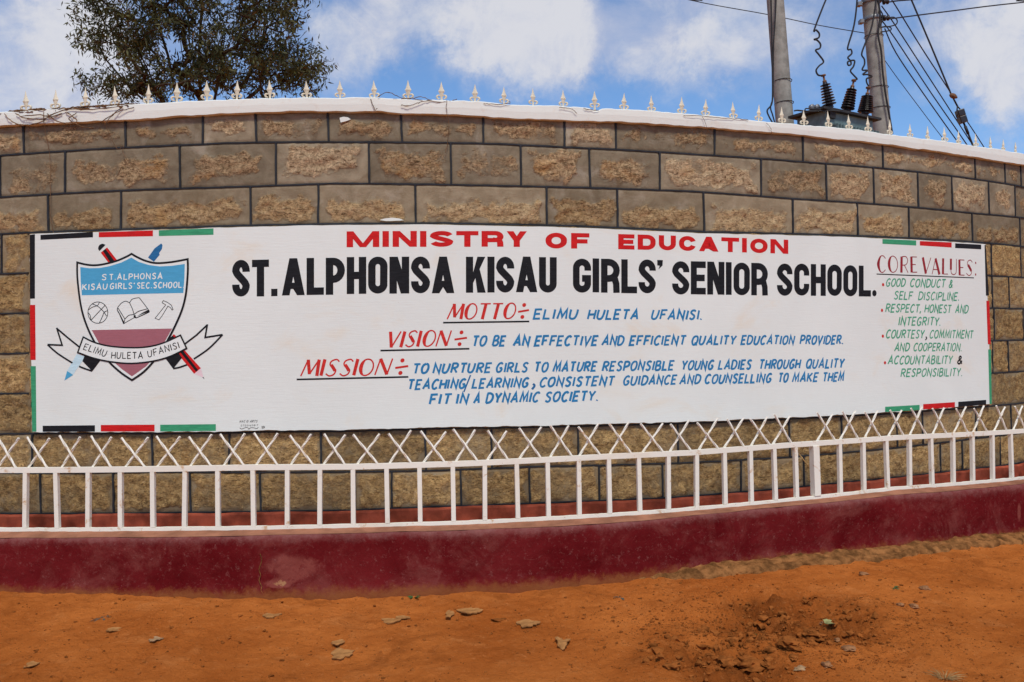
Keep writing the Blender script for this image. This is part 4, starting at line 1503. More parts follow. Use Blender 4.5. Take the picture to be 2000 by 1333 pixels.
def build_crest():
    crest = bpy.data.objects.new('crest', None)
    COL.objects.link(crest)
    crest.parent = sign
    cz = lambda x, y: bp(60 + x / 4.1667, 440 + y / 4.1667)
    C = lambda pts: [cz(*p) for p in pts]
    LW = .0098

    def part(name, mat, lay, fills=(), strokes=()):
        ink = Ink(lay)
        for i, p in enumerate(fills):
            ink.fill(C(p), lay + .3 * i)
        for i, (p, w, sm) in enumerate(strokes):
            ink.stroke(smooth(C(p), n=5) if sm else C(p), w, lay=lay + .3 * i)
        return ink.build(name, mat, crest)
    # pen and pencil crossed behind the shield
    part('pencil', 'red', 0, [[(570, 225), (622, 182), (705, 288), (640, 315)], [(1165, 887), (1192, 913), (1140, 940), (1130, 925)], [(1195, 1045), (1250, 1015), (1385, 1165), (1330, 1210)]])
    part('pencil_stripe', 'black', 1.2, [[(588, 210), (608, 194), (682, 292), (652, 312)], [(1155, 900), (1168, 912), (1140, 940), (1125, 925)], [(1218, 1035), (1242, 1024), (1362, 1180), (1346, 1193)]])
    part('pencil_eraser', 'black', 0, [smooth([(560, 212), (549, 192), (557, 166), (583, 152), (609, 161)], n=4)])
    part('pencil_point', 'pink', 0, [[(1330, 1210), (1385, 1165), (1408, 1243)]])
    part('pencil_lead', 'black', 1.2, [[(1398, 1240), (1406, 1236), (1414, 1254)]])
    part('pen_cap', 'navy', 0, [[(955, 265), (1008, 190), (1062, 150), (1073, 163), (1068, 195), (1045, 228), (1050, 242), (1003, 298)]])
    part('pen_barrel', 'pale', 0, [[(375, 1050), (445, 1070), (345, 1218), (297, 1188)]])
    part('pen_nib', 'sky', 1.0, [[(297, 1188), (345, 1220), (275, 1266)]])
    # ribbon tails
    part('ribbon_tail', 'black', 2.2, [], [([(400, 995), (300, 915), (212, 840)], LW, False), ([(212, 836), (257, 978), (138, 973)], LW, False), ([(138, 973), (220, 1045), (340, 1122)], LW, True), ([(395, 1150), (440, 1168), (500, 1188)], LW, True)])
    part('ribbon_tail', 'black', 2.2, [], [([(1256, 967), (1350, 895), (1438, 812)], LW, False), ([(1438, 808), (1420, 915), (1562, 892)], LW, False), ([(1562, 892), (1450, 1005), (1328, 1090)], LW, True), ([(1160, 1168), (1210, 1158), (1272, 1137)], LW, True)])
    part('ribbon_fold', 'black', 2.2, [[(440, 1060), (570, 1100), (502, 1190), (422, 1108)], [(1092, 1078), (1200, 1035), (1232, 1080), (1160, 1170)]])
    # shield
    outer = smooth([(380, 305), (450, 322), (520, 328), (600, 318), (700, 292), (780, 258), (822, 235)], n=4)[:-1] + smooth([(822, 235), (870, 263), (940, 293), (1020, 310), (1120, 305), (1200, 293), (1278, 278)], n=4)[:-1] + \
        smooth([(1278, 278), (1280, 350), (1275, 450), (1262, 570), (1235, 680), (1190, 790), (1130, 910), (1060, 1030), (1000, 1110), (920, 1195), (825, 1262)], n=4)[:-1] + \
        smooth([(825, 1262), (740, 1205), (650, 1125), (580, 1040), (520, 950), (470, 850), (430, 740), (405, 630), (388, 500), (380, 400), (380, 305)], n=4)[:-1]
    part('shield', 'white', 4, [outer])
    ink = Ink(5)
    ink.stroke(C(outer), .0118, True)
    ink.build('shield_outline', 'black', crest)
    part('shield_band', 'sky', 5, [[(405, 342), (480, 352), (560, 350), (640, 336), (740, 305), (820, 265), (880, 300), (960, 325), (1050, 337), (1150, 332), (1255, 317), (1252, 430), (1243, 553), (418, 572), (408, 450)]])
    part('shield_base', 'mauve', 5, [[(498, 855), (1152, 842), (1100, 935), (1020, 1060), (940, 1150), (825, 1232), (740, 1170), (650, 1090), (570, 985)]])
    ink = Ink(7)
    q = lambda x, y: (60 + x / 4.1667, 440 + y / 4.1667)
    Q = lambda a, b, c, d: (q(*a), q(*b), q(*c), q(*d))
    for t, bx in (('S', Q((582, 451), (618, 450), (582, 401), (618, 400))), ('T.', Q((645, 449), (690, 448), (645, 399), (690, 398))), ('ALPHONSA', Q((708, 447), (1072, 440), (708, 397), (1072, 389))),
                  ('KISAU', Q((424, 530), (625, 525), (424, 479), (625, 474))), ("GIRLS'", Q((648, 524), (848, 519), (648, 473), (848, 468))), ('SEC.', Q((868, 519), (985, 516), (868, 468), (985, 466))), ('SCHOOL.', Q((1003, 516), (1245, 512), (1003, 465), (1245, 461)))):
        word_cas(ink, t, 0, 0, 0, 0, 0, 0, .175, .0, .3, quad=bx)
    ink.build('shield_lettering', 'white', crest)
    # ball, book and hammer in outline
    t_ = .0042
    ball = [(548 + 81 * math.cos(a * .2417), 713 + 87 * math.sin(a * .2417)) for a in range(27)]
    part('ball_emblem', 'black', 5, [], [(ball, t_, False), ([(472, 690), (505, 668), (545, 655), (560, 628)], t_, True), ([(502, 642), (545, 660), (590, 700), (618, 740)], t_, True), ([(490, 778), (545, 718), (605, 655)], t_, True),
                                         ([(560, 798), (585, 745), (600, 710), (627, 697)], t_, True), ([(468, 712), (485, 735), (492, 775)], t_, True)])
    part('book_emblem', 'black', 5, [[(708, 695), (716, 700), (765, 795), (848, 748), (850, 738), (862, 752), (970, 700), (968, 712), (862, 760), (845, 756), (755, 808)], [(870, 742), (905, 716), (955, 690), (970, 703), (910, 724)], [(838, 738), (855, 732), (858, 752), (840, 755)]],
         [([(708, 672), (740, 635), (775, 620), (805, 630), (825, 605), (855, 595), (885, 592)], t_, True), ([(885, 592), (930, 650), (967, 700)], t_, False), ([(708, 672), (706, 695), (735, 745), (757, 805)], t_, False), ([(805, 630), (828, 680), (845, 735)], t_, False),
          ([(712, 675), (740, 720), (768, 765)], t_, False), ([(768, 765), (800, 735), (842, 726), (880, 702), (950, 682)], t_, True), ([(762, 790), (768, 765)], t_, False)])
    part('hammer_emblem', 'black', 5, [], [([(1070, 632), (1080, 615), (1115, 630), (1145, 652), (1160, 688), (1152, 692), (1138, 672), (1118, 660), (1070, 740), (1045, 772), (1013, 758), (1030, 738), (1100, 650), (1070, 632)], t_ * .9, False)])
    # motto ribbon across the foot
    rib = [(430, 912)] + smooth([(430, 912), (520, 955), (640, 985), (800, 998), (950, 992), (1080, 960), (1220, 897)], n=4)[1:] + smooth([(1270, 1003), (1140, 1067), (1000, 1107), (820, 1126), (650, 1112), (510, 1082), (385, 1037)], n=4)
    part('ribbon', 'white', 8, [rib])
    ink = Ink(9)
    ink.stroke(C(rib), .0092, True)
    ink.build('ribbon_outline', 'black', crest)
    ink = Ink(9)
    for t, bx in (('ELIMU', Q((430, 1015), (608, 1078), (450, 962), (626, 1020))), ('HULETA', Q((658, 1089), (915, 1090), (661, 1030), (912, 1032))), ('UFANISI', Q((962, 1080), (1215, 1002), (950, 1022), (1198, 948)))):
        word_cas(ink, t, 0, 0, 0, 0, 0, 0, .13, .0, .26, quad=bx)
    ink.build('ribbon_lettering', 'black', crest)


build_sign()

def sm3(pts, n=6):
    P = [Vector(p) for p in pts]
    out = []
    for i in range(len(P) - 1):
        a, b, c, d = P[max(i - 1, 0)], P[i], P[i + 1], P[min(i + 2, len(P) - 1)]
        for k in range(n):
            t = k / n
            out.append(.5 * (2 * b + (c - a) * t + (2 * a - 5 * b + 4 * c - d) * t * t + (-a + 3 * b - 3 * c + d) * t ** 3))
    out.append(P[-1])
    return out


# ------------------------------------------------------------------ low wall in front
low = thing('low_wall', wp(0, 0, POFF - .1), 'low maroon painted wall with worn paint below the white railing', 'low wall')


def build_plinth():
    ds = .02
    ss = np.arange(-4.4, 7.2, ds)
    nj = 24
    S, W = np.meshgrid(ss, np.linspace(0, 1, nj), indexing='ij')
    zb = P_BOT(S) - .06
    zt = P_TOP(S) + .003 * vnoise(S * 6, 4)
    Z = zb + W * (zt - zb)
    up = (Z - P_BOT(S)) / (zt - P_BOT(S))
    off = POFF + .006 * fbm(S, Z, 4, 4, .55, 71) + .002 * fbm(S, Z, 26, 3, .6, 72)
    off = off + .012 * sstep(.25, 0, up)
    off = off - .012 * sstep(.95, 1.0, up) ** 2
    pk = np.zeros_like(S)
    for px, py, rx, rz, a in ((575, 1110, .20, .10, .70), (545, 1140, .10, .035, .95), (480, 1080, .06, .04, .4), (990, 1155, .12, .02, .4), (1990, 1000, .03, .1, .75), (660, 1120, .1, .08, .35), (1560, 1080, .12, .02, .5)):
        c = onw(px, py, POFF)
        pk = np.maximum(pk, a * sstep(1.15, .35, np.hypot((S - c[0]) / rx, (Z - c[1]) / rz)))
    front = wp_np(S, Z, off).reshape(-1, 3)
    F = grid_faces(len(ss), nj)
    me = np_mesh('wall_body', front, F, {'up': np.clip(up, 0, 1).ravel(), 'peel': pk.ravel()})
    link('wall_face', me, 'plinth', low)
    mb = MB()
    mb.tube(sm3([wp(*onw(x, y, POFF + .006), POFF + .006) for x, y in ((508, 1082), (511, 1096), (506, 1112), (509, 1124), (506, 1134), (511, 1146), (510, 1154), (517, 1164))], 3), .0022, 4)
    mb.build('crack', 'footing', low)
    # ledge on top, running back to the foot of the stone wall
    W2 = np.linspace(0, 1, 15)
    S2, V2 = np.meshgrid(ss, W2, indexing='ij')
    zt2 = P_TOP(S2) + .003 * vnoise(S2 * 6, 4)
    Zr = R_BOT(S2) + .003
    O2 = (POFF - .012) + V2 * (.0 - POFF + .012)
    fr = np.clip((POFF - O2) / (POFF - FOFF), 0, 1)
    Z2 = zt2 + (Zr - zt2) * fr + .002 * fbm(S2, O2, 14, 3, .5, 77) * sstep(0, .2, V2)
    Z2 = Z2 - .07 * sstep(1.15, 1.9, (POFF - O2) / (POFF - FOFF))
    me = np_mesh('ledge', wp_np(S2, Z2, O2).reshape(-1, 3), grid_faces(len(ss), 15))
    link('ledge', me, 'ledge', low)
    # crumbling mortar footing that shows along the right half
    s_a, s_b = onw(1235, 1135, POFF)[0], 7.0
    sf = np.arange(s_a, s_b, .016)
    nj = 18
    S3, V3 = np.meshgrid(sf, np.linspace(0, 1, nj), indexing='ij')
    wid = .035 + .10 * sstep(s_a, s_a + .9, S3) + .035 * vnoise(S3 * 3.3, 2.0) + .022 * vnoise(S3 * 11, 5) + .01 * vnoise(S3 * 31, 5)
    O3 = POFF + .004 + V3 * wid
    P3 = wp_np(S3, 0 * S3, O3)
    g = ground_h(P3[..., 0], P3[..., 1])
    hgt = .034 * sstep(s_a, s_a + .5, S3)
    Z3 = g + hgt * (1 - .35 * sstep(.45, .55, V3 + .25 * vnoise(S3 * 5, 9)) - .65 * V3 ** 9) + (.004 * fbm(S3, O3, 22, 4, .7, 81) + .012 * np.abs(fbm(S3, O3, 6, 4, .65, 84)) - .004) * sstep(s_a, s_a + .3, S3) + .004
    Z3 = np.where(V3 == 1, g - .03, Z3)
    me = np_mesh('footing', wp_np(S3, Z3, O3).reshape(-1, 3), grid_faces(len(sf), nj))
    link('footing', me, 'footing', low)


build_plinth()

# ------------------------------------------------------------------ railing on the low wall
rail = thing('railing', wp(0, .4, FOFF), 'white painted steel railing with crossed twisted bars along the top', 'railing')
TH = .030


def bar_prof(ztop, h, d):
    return lambda s: [(FOFF - d / 2, float(ztop(s)) - h), (FOFF + d / 2, float(ztop(s)) - h), (FOFF + d / 2, float(ztop(s))), (FOFF - d / 2, float(ztop(s)))]


sweep('top_rail', 'metal', rail, bar_prof(R_TOP, .0295, .026), -4.3, 7.0, .06)
sweep('bottom_rail', 'metal', rail, bar_prof(lambda s: R_BOT(s) + .019 + .0015 * vnoise(s * 21, 3), .019, .026), -4.3, 7.0, .03)
POSTS = [-10, 50.5, 111.5, 173, 236, 299, 361.5, 426, 495, 561.5, 625, 690, 756, 820, 885, 946.7, 1010, 1070, 1130.5, 1189.4, 1248, 1305, 1360, 1415, 1466, 1512.5, 1554, 1592.5, 1640, 1686, 1731.5, 1776, 1818.7, 1861, 1899, 1938, 1974.5, 2010]


def frame_at(s):
    a = s / WR
    return Vector((math.cos(a), math.sin(a), 0)), Vector((math.sin(a), -math.cos(a), 0))


def upright_box(mb, s, z0, z1, hw, hd, lean=0.0, off=FOFF):
    t, n = frame_at(s)
    p0, p1 = wp(s - lean, z0, off), wp(s + lean, z1, off)
    vs = []
    for p in (p0, p1):
        for a, b in ((-1, -1), (1, -1), (1, 1), (-1, 1)):
            vs.append(p + t * hw * a + n * hd * b)
    mb.add(vs, [(0, 1, 2, 3), (7, 6, 5, 4), (0, 4, 5, 1), (1, 5, 6, 2), (2, 6, 7, 3), (3, 7, 4, 0)])


post_s = []
for x in POSTS:
    yy = np.interp(x, [0, 700, 1305, 1640, 2000], [975, 970, 935, 910, 885])
    post_s.append(onw(x, yy, FOFF)[0])
while post_s[0] > -4.2:
    post_s.insert(0, post_s[0] - .182)
while post_s[-1] < 6.8:
    post_s.append(post_s[-1] + .182)
wide_s = onw(1592.5, 915, FOFF)[0]
for s in post_s:
    mb = MB()
    w = abs(s - wide_s) < .01
    upright_box(mb, s, float(R_BOT(s)) + .019, float(R_TOP(s)) - .029, .0225 if w else .0124, .022 if w else .0124, rnd.uniform(-.0035, .0035), FOFF - (.004 if w else 0))
    mb.build('post', 'metal', rail, bevel=.0015)
for a, b in zip(post_s[:-1], post_s[1:]):
    if abs(b - wide_s) < .01:
        continue
    c = (a + b) / 2 - .012 + rnd.uniform(-.006, .006)
    z0 = float(R_TOP(c)) - .004
    cross = None
    for sg in (1, -1):
        mb = MB()
        hh = .172 + rnd.uniform(-.012, .012)
        w0, w1 = .061 + rnd.uniform(-.007, .007), .063 + rnd.uniform(-.012, .012)
        off = FOFF + (.0075 if sg < 0 else -.0075)
        n = 13
        pts = [wp(c - sg * w0 + (sg * (w0 + w1)) * t, z0 + hh * t, off) for t in np.linspace(0, 1, n)]
        mb.tube(pts, .0070, 4, .35, True, False, True)
        if cross is None:
            cross = mb.build('crossed_bars', 'metal', rail)
        else:
            mb.build('rear_bar', 'metal', cross)

# ------------------------------------------------------------------ the tree behind the wall
def build_tree():
    r = random.Random(21)
    Y0 = 15.5
    base = at(372, 600, Y0)
    base.z = 0
    t = thing('leafy_tree', base, 'dark leafy tree with many slender stems behind the wall', 'tree')
    # lobes of the crown: centre and radii in photo pixels at the tree's distance, share of twigs, depth spread in metres
    lobes = [(390, 20, 200, 120, 110, 1.3), (250, 30, 95, 80, 34, .9), (540, 60, 85, 110, 46, 1.0), (330, 110, 110, 70, 36, 1.0), (480, 130, 110, 60, 40, 1.0), (215, 165, 60, 26, 14, .6), (240, 130, 50, 50, 9, .6), (590, 145, 58, 34, 16, .6),
             (190, 50, 50, 60, 12, .6), (400, -130, 260, 130, 90, 1.7), (420, -330, 220, 150, 60, 1.7), (270, 185, 60, 18, 9, .5), (560, 180, 70, 14, 7, .5), (390, 165, 90, 30, 22, .7), (330, -30, 110, 80, 30, 1.2)]
    tips = []
    for cx, cy, rx, ry, n, dp in lobes:
        for _ in range(n):
            while True:
                a, b = r.uniform(-1, 1), r.uniform(-1, 1)
                if a * a + b * b < 1:
                    break
            p = at(cx + a * rx, cy + b * ry, Y0 + r.uniform(-dp, dp))
            tips.append(p)
    # stems rising from the base in a fan
    nodes = [(base.copy(), -1)]
    def chain(pts, start):
        k = start
        for p in pts:
            nodes.append((Vector(p), k))
            k = len(nodes) - 1
        return k
    bole = chain([base + Vector((0, 0, z)) for z in (.7, 1.4, 2.1)], 0)
    stems = [((318, 205), (255, 70), (215, -40), -.3), ((345, 200), (300, 20), (270, -140), .4), ((372, 200), (345, 0), (330, -200), -.2), ((392, 200), (395, 0), (410, -260), .3),
             ((418, 200), (440, 60), (470, -120), -.5), ((455, 200), (510, 90), (545, -60), .3), ((470, 205), (540, 140), (600, 60), -.3), ((300, 212), (235, 150), (190, 80), .5), ((400, 205), (370, 90), (380, -60), .8)]
    for a, b, c, dy in stems:
        ps = [at(372 + (a[0] - 372) * .35, 420, Y0 + dy * .3), at(a[0], a[1], Y0 + dy), at((a[0] + b[0]) / 2 + r.uniform(-6, 6), (a[1] + b[1]) / 2, Y0 + dy), at(b[0], b[1], Y0 + dy * 1.3), at((b[0] + c[0]) / 2 + r.uniform(-8, 8), (b[1] + c[1]) / 2, Y0 + dy * 1.4), at(c[0], c[1], Y0 + dy * 1.6)]
        chain(ps, bole)
    first = len(nodes)
    tips.sort(key=lambda p: (p - Vector((base.x, base.y, 4.5))).length)
    ends = []
    for p in tips:
        best, bd = None, 1e9
        for k, (q, par) in enumerate(nodes):
            if k < 4:
                continue
            d = (p - q).length
            if q.z > p.z + .15:
                d += (q.z - p.z) * 1.5
            if d < bd:
                best, bd = k, d
        q = nodes[best][0]
        m1 = q.lerp(p, .35) + Vector((r.uniform(-1, 1), r.uniform(-1, 1), r.uniform(.0, 1.2))) * bd * .09
        m2 = q.lerp(p, .7) + Vector((r.uniform(-1, 1), r.uniform(-1, 1), r.uniform(.0, 1.0))) * bd * .09
        k = chain([m1, m2, p], best)
        ends.append(k)
        # loose twigs at the end
        for _ in range(2):
            d = Vector((r.uniform(-1, 1), r.uniform(-1, 1), r.uniform(-.5, .8))).normalized() * r.uniform(.12, .3)
            ends.append(chain([p + d * .5 + Vector((0, 0, .02)), p + d], k))
    # pipe model for thickness
    w = [0.0] * len(nodes)
    for k in range(len(nodes) - 1, 0, -1):
        if w[k] == 0:
            w[k] = 1.0
        w[nodes[k][1]] += w[k]
    rad = [min(.10, .0042 * max(x, 1) ** .46) for x in w]
    mb = MB()
    for k in range(1, len(nodes)):
        p, par = nodes[k]
        q = nodes[par][0]
        if (p - q).length < 1e-4:
            continue
        mb.tube([q, p], [min(rad[par], rad[k] * 1.35), rad[k]], 6 if rad[k] > .012 else 4, cap=False)
    mb.build('trunk', 'bark', t)
    # leaves: narrow, hanging, in sprays along the last twigs
    rs = np.random.RandomState(5)
    V, F, T = [], [], []
    for e in ends:
        p, par = nodes[e]
        q = nodes[par][0]
        n = r.randint(12, 28)
        if p.z < 6.25:
            n = int(n * (.28 + .5 * max(0, (p.z - 5.4) / .85)))
        tint0 = rs.rand() * .7
        for _ in range(n):
            f = rs.rand() * 1.15
            o = q.lerp(p, f) + Vector(tuple(rs.normal(0, .075, 3)))
            ln, wd = rs.uniform(.075, .14), rs.uniform(.020, .034)
            d = Vector((rs.normal(0, .55), rs.normal(0, .55), -.55 + rs.normal(0, .5))).normalized()
            sd_ = d.cross(Vector(tuple(rs.normal(0, 1, 3)))).normalized()
            k = len(V)
            V += [o, o + d * ln * .4 + sd_ * wd * .5, o + d * ln, o + d * ln * .4 - sd_ * wd * .5]
            F.append((k, k + 1, k + 2, k + 3))
            tv = min(1, max(0, tint0 + rs.normal(.1, .14)))
            if rs.rand() < .05:
                tv = .98
            T += [tv] * 4
    me = np_mesh('crown', np.array([tuple(v) for v in V]), F, {'tint': T}, False)
    link('crown', me, 'leaf', t)


build_tree()

# ------------------------------------------------------------------ power poles, transformer and wires
def tracepts(pts, Y):
    return [at(x, y, Y) for x, y in pts]


def build_power():
    Y1, Y2 = 13.0, 13.9
    # -- left pole
    a, b = at(1514, 0, Y1), at(1533, 243, Y1)
    d = (a - b).normalized()
    foot = b - d * (b.z / d.z)
    top = a + d * 3.0
    p1 = thing('utility_pole', foot, 'grey concrete power pole with two black cables down its left side', 'utility pole', 'concrete poles beyond the wall')
    mb = MB()
    n = 9
    pts = [foot + (top - foot) * (k / n) for k in range(n + 1)]
    mb.tube(pts, [.146 - .035 * k / n for k in range(n + 1)], 20)
    mb.build('pole', 'concrete', p1)
    mb = MB()
    for y, x0, x1, dy in ((160, 1512, 1544, -1), (203, 1514, 1548.5, -2)):
        c = at((x0 + x1) / 2, y, Y1)
        ring = [c + Vector((math.cos(k * .5236) * .137, math.sin(k * .5236) * .137, .012 * math.cos(k * .5236 + 1))) for k in range(13)]
        mb.tube(ring, .006, 5, cap=False)
    mb.build('tie_wire', 'wire', p1)
    for tr, rr in ((([(1504.5, -60), (1506.5, 30), (1508, 110), (1509, 180), (1507, 204), (1498.5, 216), (1502, 228), (1510, 242)]), .019), (([(1518, -60), (1514.5, 30), (1511, 85), (1510, 150), (1509.5, 190), (1505, 210), (1509, 225), (1514, 243)]), .017)):
        mb = MB()
        mb.tube(sm3(tracepts(tr, Y1 - .16)), rr * .62, 6)
        mb.build('cable', 'wire', p1)
    # -- right pole
    a, b = at(1700, 0, Y2), at(1724, 262, Y2)
    d = (a - b).normalized()
    foot = b - d * (b.z / d.z)
    top = a + d * 2.5
    p2 = thing('utility_pole', foot, 'grey concrete power pole with steel clamps behind the transformer', 'utility pole', 'concrete poles beyond the wall')
    mb = MB()
    pts = [foot + (top - foot) * (k / n) for k in range(n + 1)]
    mb.tube(pts, [.152 - .03 * k / n for k in range(n + 1)], 20)
    mb.build('pole', 'concrete', p2)
    for y, xl, xr in ((4, 1679, 1716), (38, 1683, 1720)):
        mb = MB()
        c = at((xl + xr) / 2 + 2, y, Y2)
        mb.lathe(c - d * .03, d, [(.142, 0), (.146, .004), (.146, .056), (.142, .06)], 20)
        for x in (xl - 1, xr + 1):
            e = at(x, y + (5 if x < 1700 else -2), Y2 - .05)
            mb.box(e, (1, 0, 0), (0, 1, 0), (0, 0, 1), .03, .05, .028)
        cl = mb.build('clamp', 'steel', p2)
    mb = MB()
    for y, xc in ((72, 1706.5), (172, 1716.5), (212, 1720)):
        c = at(xc, y, Y2)
        ring = [c + Vector((math.cos(k * .5236) * .145, math.sin(k * .5236) * .145, 0)) for k in range(13)]
        mb.tube(ring, .005, 5, cap=False)
    mb.build('tie_wire', 'wire', p2)
    mb = MB()
    mb.tube(sm3(tracepts([(1713, -40), (1716.5, 6), (1719, 34), (1715.5, 60), (1716, 75), (1721, 100), (1724, 140), (1729, 180), (1735, 215), (1743, 262)], Y2 - .2)), .016, 6)
    mb.build('cable', 'wire', p2)
    mb = MB()
    for tr in ([(1719, 20), (1724, 30), (1722, 44), (1717, 54)], [(1727, 38), (1744, 34), (1752, 40), (1750, 48), (1738, 52), (1720, 54)], [(1720, 54), (1731, 52), (1740, 55), (1738, 60), (1720, 63)], [(1712, 0), (1718, 14), (1716, 30), (1724, 40)]):
        mb.tube(sm3(tracepts(tr, Y2 - .12)), .010, 5)
    mb.build('jumper_cable', 'wire', p2)
    for x, y in ((1730, 4), (1731, 36)):
        mb = MB()
        c = at(x, y, Y2 - .1)
        mb.lathe(c - Vector((.05, 0, 0)), (1, 0, .05), [(.02, 0), (.045, .01), (.045, .035), (.025, .045), (.025, .055), (.042, .065), (.042, .09), (.015, .10)], 12)
        mb.box(c - Vector((.09, 0, -.03)), (1, 0, 0), (0, 1, 0), (0, 0, 1), .07, .02, .012)
        mb.build('insulator', 'porcelain', p2)
    # -- transformer between the poles
    near = at(1609, 207, 12.2)
    ex = Vector((.845, .535, 0)).normalized()
    ey = Vector((-.535, .845, 0)).normalized()
    LX, LY = 1.28, .62
    zl = near.z
    cen = near + ex * LX / 2 + ey * LY / 2
    tr = thing('transformer', Vector((cen.x, cen.y, zl - 1.0)), 'green grey pole transformer with three black bushings between the concrete poles', 'transformer')
    mb = MB()
    mb.box(Vector((cen.x, cen.y, zl - .015)), ex, ey, (0, 0, 1), LX / 2, LY / 2, .017)
    mb.build('lid', 'lid', tr)
    tx, ty = LX / 2 - .11, LY / 2 - .07
    mb = MB()
    mb.box(Vector((cen.x, cen.y, zl - .50)), ex, ey, (0, 0, 1), tx, ty, .465)
    mb.build('tank', 'tank', tr)
    mb = MB()
    for k in range(15):
        c = Vector((cen.x, cen.y, zl - .56)) + ex * (-tx + .10 + k * (2 * tx - .16) / 14) - ey * (ty + .07)
        mb.box(c, ex, ey, (0, 0, 1), .009, .068, .33)
    c = Vector((cen.x, cen.y, zl - .235)) + ex * .03 - ey * (ty + .055)
    mb.box(c, ex, ey, (0, 0, 1), tx - .05, .05, .012)
    mb.build('cooling_fin', 'tank', tr)
    mb = MB()
    c0 = Vector((cen.x, cen.y, zl - .08)) - ex * (tx + .02) - ey * (ty * .3)
    mb.box(c0 + ex * .15 - ey * (ty * .75), ex, ey, (0, 0, 1), .06, .02, .05)
    mb.tube(sm3(tracepts([(1551, 217), (1558, 216), (1572, 217.5), (1590, 218), (1605, 217), (1622, 216.5), (1640, 218)], 12.25)), .011, 6)
    mb.tube(sm3(tracepts([(1572, 217), (1574, 212.5), (1585, 213.5), (1604, 214)], 12.25)), .009, 6)
    mb.build('clamp_rod', 'lid', tr)
    mb = MB()
    for x in (1583, 1593):
        mb.lathe(at(x, 211, 12.5), (.3, -1, 0), [(.035, 0), (.04, .01), (.04, .05), (.03, .06)], 12)
    mb.build('bolt_cap', 'steel', tr)
    for (bx, by), (hx, hy), Y, sc in (((1620, 207), (1610, 157), 12.45, 1.0), ((1655, 214), (1665.5, 167), 12.65, 1.0), ((1690, 220), (1694.5, 182), 12.85, 1.15)):
        p0, p1_ = at(bx, by, Y), at(hx, hy, Y)
        ax = p1_ - p0
        h = ax.length
        p0 = p0 - ax * .08
        prof = [(.055, 0)]
        m = 8
        for k in range(m):
            z0 = h * (.10 + .86 * k / m)
            dz = h * .86 / m
            ro = (.098 - .03 * k / m) * sc
            ri = (.046 - .012 * k / m) * sc
            prof += [(ri, z0), (ro, z0 + dz * .22), (ro * .99, z0 + dz * .36), (ri, z0 + dz * .62)]
        prof += [(.03, h * .985)]
        mb = MB()
        mb.lathe(p0, ax, prof, 16, False)
        bu = mb.build('bushing', 'porcelain', tr)
        mb = MB()
        mb.lathe(p0 + ax.normalized() * h * .98, ax, [(.028, 0), (.028, .03), (.014, .035), (.014, .09), (.034, .095), (.034, .115), (.01, .12)], 10)
        mb.build('terminal', 'rust', bu)
    # -- coiled leads up from the bushings
    leads = [('left', [(1640, -60), (1613, 0), (1590.5, 58), (1594, 59), (1600, 66), (1599, 74), (1590, 77.5), (1596, 79), (1602.5, 87), (1601, 95), (1593, 98.5), (1600, 108), (1608.5, 121), (1600, 129), (1594, 138), (1598, 147), (1606.5, 148)], 12.45, 'coiled black lead rising from the leftmost transformer bushing'),
             ('mid', [(1676, -60), (1674, 0), (1668, 50), (1655.5, 94), (1662, 97), (1663.5, 105), (1656, 113), (1661, 119), (1662, 126), (1657, 128), (1655.5, 122), (1661, 119), (1669, 119), (1667, 130), (1661, 139), (1668, 148), (1674, 155), (1667, 156)], 12.65, 'coiled black lead rising from the middle transformer bushing'),
             ('right', [(1714, -60), (1711, 0), (1702, 55), (1690, 85), (1683, 106), (1688, 116), (1688.5, 126), (1684, 137), (1694, 138), (1685, 146), (1694, 146), (1703, 150), (1693, 154), (1693, 162), (1698, 171)], 12.85, 'coiled black lead rising from the bushing nearest the right pole')]
    for nm, pts, Y, lab in leads:
        P = tracepts(pts, Y)
        mb = MB()
        mb.tube(sm3(P, 5), .0125, 6)
        tag(mb.build('coiled_lead', 'wire', None, P[-1]), lab, 'lead wire', 'coiled leads above the transformer')
    # -- spans of wire
    wires = [([(-400, -420, 15.0), (1200, -42, 14.0), (1345, 0, 14.0), (1500, 29, 14.0), (1600, 50, 14.0), (1688, 65, 14.0)], .007, 'thin wire running left from the clamped pole across the sky to the top edge'),
             ([(1733, 38, 13.8), (1850, 23, 14.4), (2000, 5, 15.2), (2300, -22, 17.5), (3600, -100, 34)], .011, 'wire running level to the right from the lower pole insulator'),
             ([(1733, 5, 13.8), (1765, 1, 14.0), (1850, -6, 14.5), (2050, -28, 16), (3400, -160, 34)], .011, 'wire leaving the upper pole insulator to the right at the top edge'),
             ([(1728, 56, 13.9), (1750, 103.5, 14.1), (1800, 178, 14.6), (1873, 281, 15.5), (1960, 400, 16.6)], .010, 'lowest thick wire of the bundle sloping down from the clamped pole'),
             ([(1722, 40, 13.9), (1750, 78, 14.1), (1820, 184, 14.8), (1892, 288, 15.5), (1960, 390, 16.4)], .010, 'second lowest thick wire of the bundle sloping down from the clamped pole'),
             ([(1722, 12, 13.9), (1750, 52, 14.1), (1820, 160, 14.8), (1895, 276, 15.6), (1960, 372, 16.4)], .010, 'middle wire of the sloping bundle passing left of the guy insulator'),
             ([(1740, -2, 13.9), (1750, 13, 14.1), (1800, 94, 14.6), (1856, 180, 15.2)], .010, 'wire from the pole top joining the guy wire at its rusty clamp'),
             ([(1724, 112, 14.0), (1750, 149, 14.2), (1800, 216, 14.7), (1838, 266, 15.2), (1900, 345, 16)], .006, 'faint thin wire lowest on the right sloping down behind the finials'),
             ([(1888, 236, 15.3), (1906, 263, 15.5), (1926, 294, 15.8), (1960, 345, 16.2)], .009, 'short wire running down right from behind the black guy insulator')]
